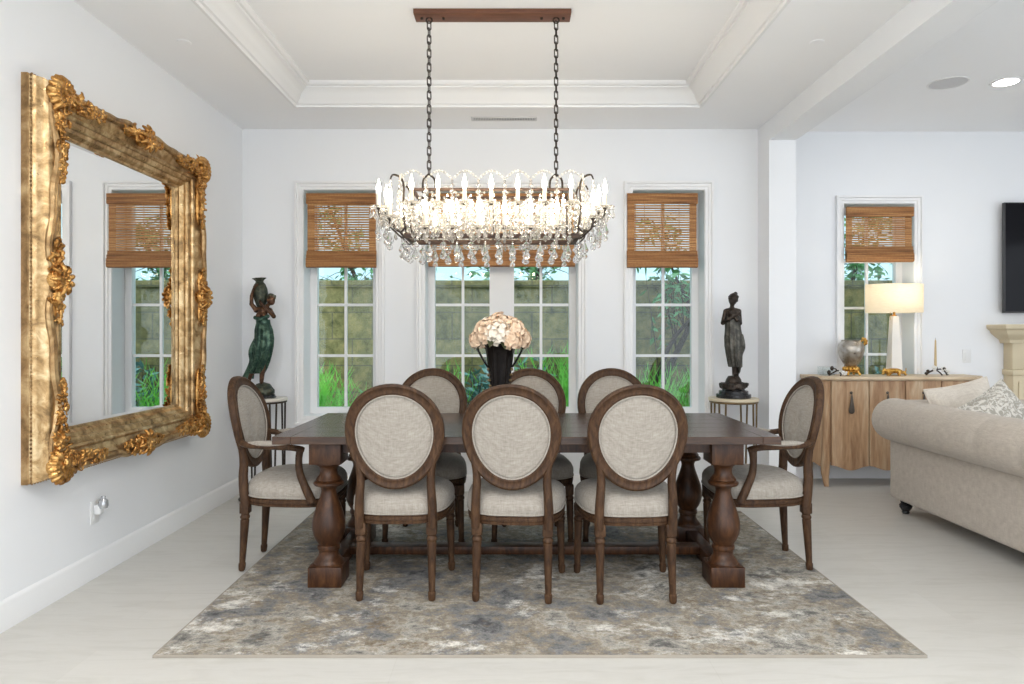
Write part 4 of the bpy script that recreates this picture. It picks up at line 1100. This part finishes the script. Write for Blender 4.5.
bd.limb([Q2(150, 270), Q2(160, 340, -.02), Q2(185, 410, .01), Q2(186, 455, .02)], [.045, .034, .024, .015], 10); bd.limb([Q2(186, 455, .02), Q2(182, 468, -.015)], [.014, .01], 8)
obj('body', remeshed(bd, .0036, 3), M['bronze'], s2)
hr = MB(); hc = Q2(163, 86, .0)
hr.ball(hc + Vector((.004, .006, .006)), (.037, .038, .036), 12, 9); hr.ball(hc + Vector((.022, .012, .035)), .017, 10, 8); hr.ball(hc + Vector((.03, .026, -.012)), .018, 10, 8)
for i in range(14):
    a = 2 * PI * i / 14; hr.ball(hc + Vector((.006 + .031 * math.cos(a), .008 + .03 * math.sin(a), .012)), .0105, 7, 5)
obj('hair', remeshed(hr, .0036, 1), M['bronze'], s2)
rows = [(Q2(0, 172).z, -.008, -.002, .055, .052, .001, 11, 0), (Q2(0, 200).z, -.008, 0, .056, .052, .002, 11, 0), (Q2(0, 235).z, -.004, 0, .058, .052, .0025, 11, .2), (Q2(0, 275).z, -.001, 0, .066, .058, .003, 11, .4), (Q2(0, 320).z, .0, -.004, .065, .058, .004, 11, .6),
        (Q2(0, 360).z, .004, -.004, .058, .054, .005, 11, .9), (Q2(0, 395).z, .01, 0, .052, .05, .006, 11, 1.1), (Q2(0, 420).z, .014, 0, .047, .046, .007, 11, 1.2)]
dr = robe(dense(rows))
for j in range(6):
    pts = spline([Q2(196 + j, 262, .03 - .012 * j), Q2(206 + j, 320, .04 - .012 * j), Q2(208 - j * 2, 360, .035 - .01 * j), Q2(200 - j * 2, 400 + j * 5, .03 - .01 * j), Q2(196, 452, .025)], 14)
    dr.tube(pts, [.006 + .009 * math.sin(PI * (i + 1) / 16) for i in range(15)], 8)
obj('robe', remeshed(dr, .0042, 2), M['bronze_dress'], s2)

# ------------------------------------------------------------------ sideboard and what stands on it
KX0, KX1, KY0, KY1, KZ = 2.51, 3.91, 5.58, 5.93, .905
kb = thing('sideboard', 'limed wood sideboard with scalloped doors below the window in the living area', 'sideboard', ((KX0 + KX1) / 2, KY1, 0))
KW = (KX1 - KX0) / 2
def kfront(x):   # serpentine front, depth at local x (negative y towards the room)
    u = abs(x) / KW
    return -(.35 - .13 * max(0, (u - .72) / .28) ** 1.6)
def apron_z(x): return .165 + .028 * math.cos(2 * PI * (x + .59) / .295)
body = MB(); n = 60
xs = [lerp(-KW, KW, i / n) for i in range(n + 1)]
zb = .20
rs = [[(x, kfront(x) + .012, zb), (x, kfront(x) + .012, KZ - .03), (x, 0, KZ - .03), (x, 0, zb)] for x in xs]
body.rings(rs); obj('carcass', body, M['cab'], kb, smooth=20)
tp = MB(); rs = [[(x * 1.015, kfront(x) - .018, KZ - .03), (x * 1.015, kfront(x) - .026, KZ - .018), (x * 1.015, kfront(x) - .02, KZ - .004), (x * 1.015, kfront(x) - .012, KZ), (x * 1.015, .0, KZ), (x * 1.015, .0, KZ - .03)] for x in xs]
tp.rings(rs); obj('top', tp, M['cab_top'], kb, smooth=20)
seams = [-.59, -.295, 0, .295, .59]
for a, b in zip(seams, seams[1:]):
    mb = MB(); m_ = 16; rs = []
    for i in range(m_ + 1):
        x = lerp(a + .004, b - .004, i / m_); y = kfront(x)
        zb_ = .175 - .035 * (.5 - .5 * math.cos(2 * PI * i / m_))
        rs.append([(x, y - .006, zb_), (x, y - .006, KZ - .036), (x, y + .016, KZ - .036), (x, y + .016, zb_)])
    mb.rings(rs); dr_ = obj('door', mb, M['cab'], kb, smooth=20)
    cx = (a + b) / 2; y = kfront(cx) - .006
    hd = MB().lathe([(0, 0), (.011, .002), (.012, .006), (.006, .01), (0, .012)], 14, M=Matrix.Translation((cx, y, .775)) @ Matrix.Rotation(PI / 2, 4, 'X'))
    hd.tube([(cx, y - .012, .775), (cx, y - .016, .75)], .004, 6)
    hd.rings([[(cx + w_ * math.cos(2 * PI * j / 12), y - .012 + .006 * math.sin(2 * PI * j / 12) - .001, z) for j in range(12)] for w_, z in ((.005, .756), (.009, .735), (.015, .69), (.021, .65), (.024, .625), (.018, .61), (.006, .605))])
    obj('tassel_pull', hd, M['tassel'], dr_)
for s in (-1, 1):
    mb = MB(); rs = []
    for i in range(9):
        x = s * lerp(.595, KW - .003, i / 8); y = kfront(x); zb_ = .185 - .03 * math.sin(PI * i / 8) ** 2
        rs.append([(x, y - .004, zb_), (x, y - .004, KZ - .036), (x, y + .014, KZ - .036), (x, y + .014, zb_)])
    mb.rings(rs); obj('corner_panel', mb, M['cab'], kb, smooth=20)
    for (x, y) in ((s * .625, kfront(s * .6) + .012), (s * (KW - .05), -.04)):
        P = spline([(x, y - .004, KZ - .05), (x, y - .012, .5), (x, y - .006, .3), (x, y + .002, .2), (x, y + .004, .1), (x + s * .0, y - .014, .03), (x, y - .02, 0)], 24)
        obj('leg', MB().tube(P, [interp([(0, .03), (.5, .024), (.9, .033), (1.0, .035)], .5 + .5 * (1 - abs(i / 24 * 2 - 1.1))) * (.9 if i > 16 else 1) * (1 - .25 * max(0, (i - 15) / 9)) for i in range(25)], 12), M['cab'], kb)
# silver urn
ux = (851 - 512) / F * 5.76
u_ = thing('urn', 'mottled silver urn with gilded foot and handle on the sideboard', 'urn', (ux, 5.76, KZ + .0003))
obj('body', MB().lathe([(0, .075), (.04, .076), (.06, .1), (.088, .15), (.102, .2), (.104, .235), (.096, .262), (.078, .28), (.072, .29), (.078, .298), (.07, .3), (.06, .285), (0, .27)], 40), M['silver'], u_)
ft = MB().lathe([(0, .028), (.05, .03), (.056, .05), (.05, .07), (.036, .082), (0, .084)], 28)
for k in range(12):
    a = 2 * PI * k / 12; ft.ball((.052 * math.cos(a), .052 * math.sin(a), .055), (.017, .017, .02), 8, 6); ft.ball((.03 * math.cos(a + .2), .03 * math.sin(a + .2), .085), .013, 8, 6)
for k in range(4):
    a = PI / 4 + PI / 2 * k; ft.limb([(.03 * math.cos(a), .03 * math.sin(a), .035), (.058 * math.cos(a), .058 * math.sin(a), .03), (.07 * math.cos(a), .07 * math.sin(a), .0105)], [.012, .011, .0105], 8)
obj('gilded_foot', ft, M['brass'], u_)
hd = MB()
hd.limb(spline([(.095, 0, .24), (.118, -.01, .275), (.105, -.01, .302), (.085, 0, .29)], 10), [.009, .01, .011, .013, .014, .014, .013, .012, .01, .009, .008], 8)
for (dx, dz) in ((.12, .27), (.108, .305), (.095, .31), (.122, .29)): hd.ball((dx, -.014, dz), .013, 8, 6)
obj('handle', hd, M['brass'], u_)
# blossom branch ornaments (iron twig with white blossoms)
def blossom(mb, c, s, rng):
    for k in range(5):
        a = 2 * PI * k / 5 + rng.random(); mb.ball(Vector(c) + Vector((math.cos(a), 0, math.sin(a))) * s * .8, (s * .62, s * .4, s * .62), 8, 6)
    mb.ball(Vector(c) + Vector((0, -s * .4, 0)), s * .4, 8, 6)
rng = random.Random(8)
bx = thing('blossom_branch', 'small dark branch ornament with white blossoms left of the silver urn', 'ornament', ((838 - 512) / F * 5.68, 5.68, KZ + .0003))
tw = MB(); tw.tube(spline([(-.075, 0, .006), (-.03, .01, .03), (.0, 0, .045), (.04, -.01, .025), (.075, 0, .006)], 14), .006, 7)
tw.tube(spline([(-.01, 0, .04), (-.03, -.02, .06), (-.055, -.01, .06)], 6), .005, 6); tw.tube(spline([(.0, 0, .045), (.01, -.03, .02), (.0, -.045, .005)], 6), .005, 6)
for q in ((-.055, -.01, .064), (-.075, 0, .03)): tw.ball(q, (.016, .01, .02), 8, 6)
obj('twig', tw, M['iron'], bx)
fb = MB(); blossom(fb, (.02, -.014, .03), .017, rng); blossom(fb, (.05, -.014, .026), .016, rng); obj('blossoms', fb, M['porcelain'], bx)
gx = thing('glass_box', 'small clear glass box at the left end of the sideboard', 'box', ((826 - 512) / F * 5.78, 5.78, KZ + .0003))
gb = MB(); hw_, hh = .05, .07
for a in ((-hw_, hw_, -hw_, -hw_ + .005), (-hw_, hw_, hw_ - .005, hw_), (-hw_, -hw_ + .005, -hw_, hw_), (hw_ - .005, hw_, -hw_, hw_)): gb.box(a[0], a[1], a[2], a[3], .004, hh)
gb.box(-hw_, hw_, -hw_, hw_, 0, .005)
obj('glass_walls', gb, M['clear'], gx); obj('lid', MB().box(-hw_ - .003, hw_ + .003, -hw_ - .003, hw_ + .003, hh, hh + .007, .002), M['clear'], gx)
# table lamp
lx = (893.5 - 512) / F * 5.79
lm = thing('table_lamp', 'lit table lamp with white obelisk base and wide cream shade on the sideboard', 'lamp', (lx, 5.78, KZ + .0003))
obk = MB()
def sq(h, z): return [(-h, -h, z), (h, -h, z), (h, h, z), (-h, h, z)]
obk.rings([sq(.045, .03), sq(.047, .034), sq(.026, .492), sq(.023, .5)]); obj('obelisk_base', obk, M['alabaster'], lm, smooth=0)
gf = MB().box(-.053, .053, -.053, .053, .018, .031, .003)
for sx in (-1, 1):
    for sy in (-1, 1): gf.limb([(sx * .04, sy * .04, .024), (sx * .06, sy * .05, .022), (sx * .066, sy * .052, .0105)], [.011, .011, .0105], 8)
for k in range(9): gf.ball((-.052 + k * .013, -.053, .032), .009, 8, 6)
obj('gilt_foot', gf, M['brass'], lm)
obj('stem', MB().lathe([(0, .5), (.02, .5), (.022, .506), (.01, .512), (.008, .60), (.014, .602), (.014, .64), (0, .64)], 16), M['brass'], lm)
sh = MB(); ra, rb, z0_, z1_ = .234, .15, .53, .768
rs = []
for (kk, z) in ((1.0, z0_), (1.0, z1_), (.985, z1_), (.985, z0_)):
    rs.append([((ra * kk) * math.cos(2 * PI * j / 64), (rb * kk) * math.sin(2 * PI * j / 64), z) for j in range(64)])
sh.rings(rs, closed=True)
obj('lamp_shade', sh, M['shade'], lm)
sp = MB()
for a in (0, PI / 2, PI, 3 * PI / 2): sp.tube([(0, 0, .61), (ra * .985 * math.cos(a), rb * .985 * math.sin(a), .60)], .0025, 6)
obj('shade_spider', sp, M['brass'], lm)
obj('bulb', MB().lathe([(0, .635), (.012, .64), (.014, .655), (.028, .685), (.03, .705), (.022, .725), (0, .735)], 20), M['lampbulb'], lm)
obj('pull_chain', MB().tube([(-.05, -.03, .60), (-.05, -.03, .47)], .002, 6), M['brass'], lm)
# gold animal figurines beside the lamp
fg = thing('gold_figurine', 'small gold crawling animal figurine in front of the lamp base', 'figurine', ((893 - 512) / F * 5.66, 5.65, KZ + .0003))
an = MB()
an.limb([(-.05, 0, .042), (-.015, 0, .048), (.03, 0, .044), (.055, 0, .04)], [.02, .019, .021, .017], 10)
an.limb([(-.055, 0, .046), (-.08, -.006, .05)], [.014, .015], 8); an.limb([(-.083, -.008, .046), (-.097, -.01, .042)], [.01, .007], 8)
for q in (-.008, .008): an.ball((-.08, q - .006, .064), .006, 6, 5)
for (x, y) in ((-.045, -.014), (-.04, .014), (.045, -.014), (.05, .014)): an.limb([(x, y, .036), (x - .006, y * 1.15, .02), (x - .002, y * 1.2, .0065)], [.011, .008, .0065], 8)
an.limb(spline([(.06, 0, .044), (.085, 0, .03), (.1, 0, .04), (.102, 0, .065)], 8), [.007, .006, .006, .0055, .0055, .005, .005, .0045, .004], 6)
obj('figure', remeshed(an, .004, 2), M['brass'], fg)
# candle holder with taper
hx = (935.5 - 512) / F * 5.72
chd = thing('candle_holder', 'iron branch candle holder with white blossoms at the right of the sideboard', 'candle holder', (hx, 5.72, KZ + .0003))
tw = MB()
for pts in ([(0, 0, .05), (-.03, -.01, .045), (-.06, -.01, .03), (-.085, -.012, .006)], [(0, 0, .05), (.04, -.01, .055), (.08, -.01, .045), (.1, -.01, .006)], [(0, 0, .05), (.01, -.04, .03), (.02, -.06, .006)], [(0, 0, .05), (-.02, .04, .03), (-.04, .06, .006)], [(.05, -.01, .054), (.07, -.02, .03), (.085, -.02, .006)]):
    tw.tube(spline(pts, 10), .0058, 7)
tw.lathe([(0, .045), (.012, .048), (.017, .06), (.018, .072), (.012, .074), (0, .068)], 14)
for q in ((-.07, -.01, .04), (-.085, -.012, .02), (.06, -.02, .06)): tw.ball(q, (.015, .008, .012), 8, 6)
obj('branch', tw, M['iron'], chd)
fb = MB(); blossom(fb, (-.018, -.016, .062), .018, rng); blossom(fb, (.06, -.014, .056), .018, rng); blossom(fb, (.095, -.014, .03), .014, rng); obj('blossoms', fb, M['porcelain'], chd)
cd = thing('taper_candle', 'tan taper candle standing in the blossom branch holder', 'candle', (hx, 5.72, KZ + .0695))
obj('wax', MB().lathe([(0, 0), (.0105, 0), (.0085, .12), (.006, .222), (.002, .236), (0, .238)], 16), M['candle'], cd); obj('wick', MB().tube([(0, 0, .236), (.001, 0, .248)], .001, 6), M['iron'], cd)
# switch plate
sw = thing('light_switch', 'white light switch plate on the wall right of the sideboard', 'light switch', ((966.5 - 512) / F * LY, LY, 1.063))
obj('cover_plate', MB().box(-.036, .036, -.006, 0, -.058, .058, .002), M['white'], sw); obj('rocker', MB().box(-.016, .016, -.010, -.006, -.033, .033, .001), M['white'], sw)

# ------------------------------------------------------------------ tv and fireplace
tv = thing('television', 'black flat screen television on the wall above the stone mantel', 'television', (5.05, LY, 1.91))
obj('casing', MB().box(-.82, .82, -.085, -.05, -.475, .475, .004), M['tvbody'], tv)
obj('screen', MB().box(-.812, .812, -.0875, -.0852, -.462, .467), M['tv'], tv)
obj('wall_bracket', MB().box(-.3, .3, -.05, 0, -.2, .2, .004), M['tvbody'], tv)
fp = thing('fireplace_mantel', 'cream cast stone fireplace mantel below the television', 'fireplace', (5.18, LY, 0))
sp_ = [(0, 0), (-.235, 0), (-.24, -.01), (-.235, -.035), (-.21, -.05), (-.2, -.075), (-.165, -.105), (-.13, -.13), (-.12, -.16), (0, -.16)]
mb = MB(); rs = []
for (dy, dz) in sp_:
    hx_ = .81 - dy; rs.append([(-hx_, dy if dy else 0, 1.335 + dz), (hx_, dy if dy else 0, 1.335 + dz), (hx_, -.0, 1.335 + dz), (-hx_, 0, 1.335 + dz)])
mb.rings([rs[i] for i in range(1, 9)]); obj('mantel_shelf', mb, M['stone'], fp)
obj('frieze', MB().box(-.9, .9, -.11, 0, .95, 1.18, .004), M['stone'], fp)
for s in (-1, 1):
    x0_, x1_ = (s * .9, s * .66) if s < 0 else (.66, .9)
    mb = MB().box(x0_, x1_, -.12, 0, .12, .95, .006); mb.box(x0_ - .015, x1_ + .015, -.135, 0, 0, .12, .006); mb.box(x0_ - .012, x1_ + .012, -.132, 0, .9, .95, .006)
    mb.box(x0_ + .04, x1_ - .04, -.13, -.12, .18, .85, .006)
    obj('pilaster', mb, M['stone'], fp)
obj('firebox', MB().box(-.66, .66, -.03, 0, 0, .95), M['tv'], fp)

# ------------------------------------------------------------------ sofa
SXF, SYF, SYN = 2.68, 4.86, 2.45        # back face, far end, near end
so = thing('sofa', 'cream linen rolled-arm sofa with dark turned feet facing away at the right', 'sofa', (SXF, SYF, 0))
LEN = SYF - SYN
def roll(P0, P1, r, n=60, tufts=(), cap=True):
    P0 = Vector(P0); P1 = Vector(P1); pts = []; rad = []
    L = (P1 - P0).length
    for i in range(n + 1):
        t = i / n; pts.append(P0.lerp(P1, t)); q = r
        for u in tufts:
            d = (t - u) * L / .022
            q -= .010 * math.exp(-d * d)
        e = min(t, 1 - t) * L
        if e < .05: q -= .05 * (1 - math.sqrt(max(0, 1 - (1 - e / .05) ** 2))) * .8
        rad.append(q)
    mb = MB().tube(pts, rad, 32, up=(0, 0, 1)); return mb
bk = MB().box(0, .24, -LEN, 0, .095, .70, .03, 4)
b_ = obj('back', bk, M['sofa'], so)
obj('back_roll', roll((.012, -LEN + .0, .652), (.012, .005, .652), .15, 90, (.13, .27, .41, .55, .69, .83)), M['sofa'], so)
obj('arm', MB().box(.1, 1.0, -.24, -.0, .095, .70, .03, 4), M['sofa'], so)
obj('arm_roll', roll((.02, -.13, .652), (1.02, -.13, .652), .147, 50, (.3, .6)), M['sofa'], so)
obj('arm', MB().box(.1, 1.0, -LEN, -LEN + .24, .095, .70, .03, 4), M['sofa'], so)
obj('arm_roll', roll((.02, -LEN + .13, .652), (1.02, -LEN + .13, .652), .147, 50, (.3, .6)), M['sofa'], so)
obj('seat_base', MB().box(.22, .98, -LEN + .2, -.2, .095, .33, .03, 3), M['sofa'], so)
for k in range(2):
    y1 = -.24 - k * (LEN - .48) / 2
    obj('seat_cushion', MB().box(.23, 1.0, y1 - (LEN - .48) / 2 + .004, y1 - .004, .33, .47, .04, 4), M['sofa'], so)
for (x, y) in ((.07, -.09), (.07, -LEN + .09), (.92, -.09), (.92, -LEN + .09)):
    obj('foot', MB().lathe([(0, 0), (.02, 0), (.026, .008), (.022, .018), (.026, .022), (.04, .045), (.042, .06), (.03, .075), (.034, .08), (.034, .096), (0, .096)], 24, (x, y, 0)), M['blackmarble'], so)
def cushion(name, label, loc, rot, s, d, mat):
    mb = MB(); n = 20; vs = []; fs = []
    for sd in (1, -1):
        for i in range(n + 1):
            for j in range(n + 1):
                u = i / n * 2 - 1; v = j / n * 2 - 1
                h = d * ((1 - u * u) * (1 - v * v)) ** .42
                pin = 1 - .07 * (1 - u * u) * (v * v) ; pin2 = 1 - .07 * (1 - v * v) * (u * u)
                vs.append((u * s * pin2, sd * h, v * s * pin))
    m_ = (n + 1) ** 2
    for k in range(2):
        for i in range(n):
            for j in range(n):
                a = k * m_ + i * (n + 1) + j; q = (a, a + 1, a + n + 2, a + n + 1); fs.append(q if k else tuple(reversed(q)))
    mb.add(vs, fs)
    bm = bmesh.new(); me = bpy.data.meshes.new('c'); me.from_pydata(mb.v, [], mb.f); bm.from_mesh(me); bmesh.ops.remove_doubles(bm, verts=bm.verts, dist=.0005)
    m2 = MB().frombm(bm)
    t = thing(name, label, 'pillow', loc, 0); t.rotation_euler = rot
    obj('cover', m2, mat, t); pipe = MB()
    e = []
    for k in range(80):
        a = k / 80 * 4; sd = int(a); f = a - sd; u, v = [(f * 2 - 1, -1), (1, f * 2 - 1), (1 - f * 2, 1), (-1, 1 - f * 2)][sd]
        e.append((u * s * (1 - .07 * (1 - v * v) * u * u), 0, v * s * (1 - .07 * (1 - u * u) * v * v)))
    pipe.tube(e, .006, 6, closed=True); obj('piping', pipe, mat, t)
cushion('throw_pillow', 'plain grey beige throw pillow leaning in the corner of the cream sofa', (3.0, 4.50, .70), (math.radians(-14), math.radians(-10), math.radians(8)), .235, .085, M['pillow'])
cushion('throw_pillow', 'cream throw pillow with grey damask pattern nearer on the cream sofa', (2.99, 4.16, .685), (math.radians(-26), math.radians(-24), math.radians(18)), .23, .08, M['damask'])

# ------------------------------------------------------------------ ceiling area lights: one at the visible fixture, the others added
def area(name, loc, rot, size, power, col=(1, 1, 1)):
    l = bpy.data.lights.new(name, 'AREA'); l.energy = power; l.size = size; l.color = col; l.shape = 'DISK'
    o = bpy.data.objects.new(name, l); C.objects.link(o); o.location = loc; o.rotation_euler = rot; return o
for x in (2.8, 3.9, 5.2):
    for y in (1.2, 3.2):
        area('ceiling_area_light', (x, y, LZ - .02), (0, 0, 0), .14, 0.9, (1, .97, .93))  # unseen lights added to brighten the living area
area('ceiling_area_light', ((1006 - 512) / F * dl, dl, LZ - .012), (0, 0, 0), .14, 0.9, (1, .97, .93))
for x in (-1.4, .0, 1.3):
    for y in (-.9, .7): area('ceiling_area_light', (x, y, CZ - .02), (0, 0, 0), .14, 12, (1, .98, .95))  # unseen lights added around the camera to brighten the dining room
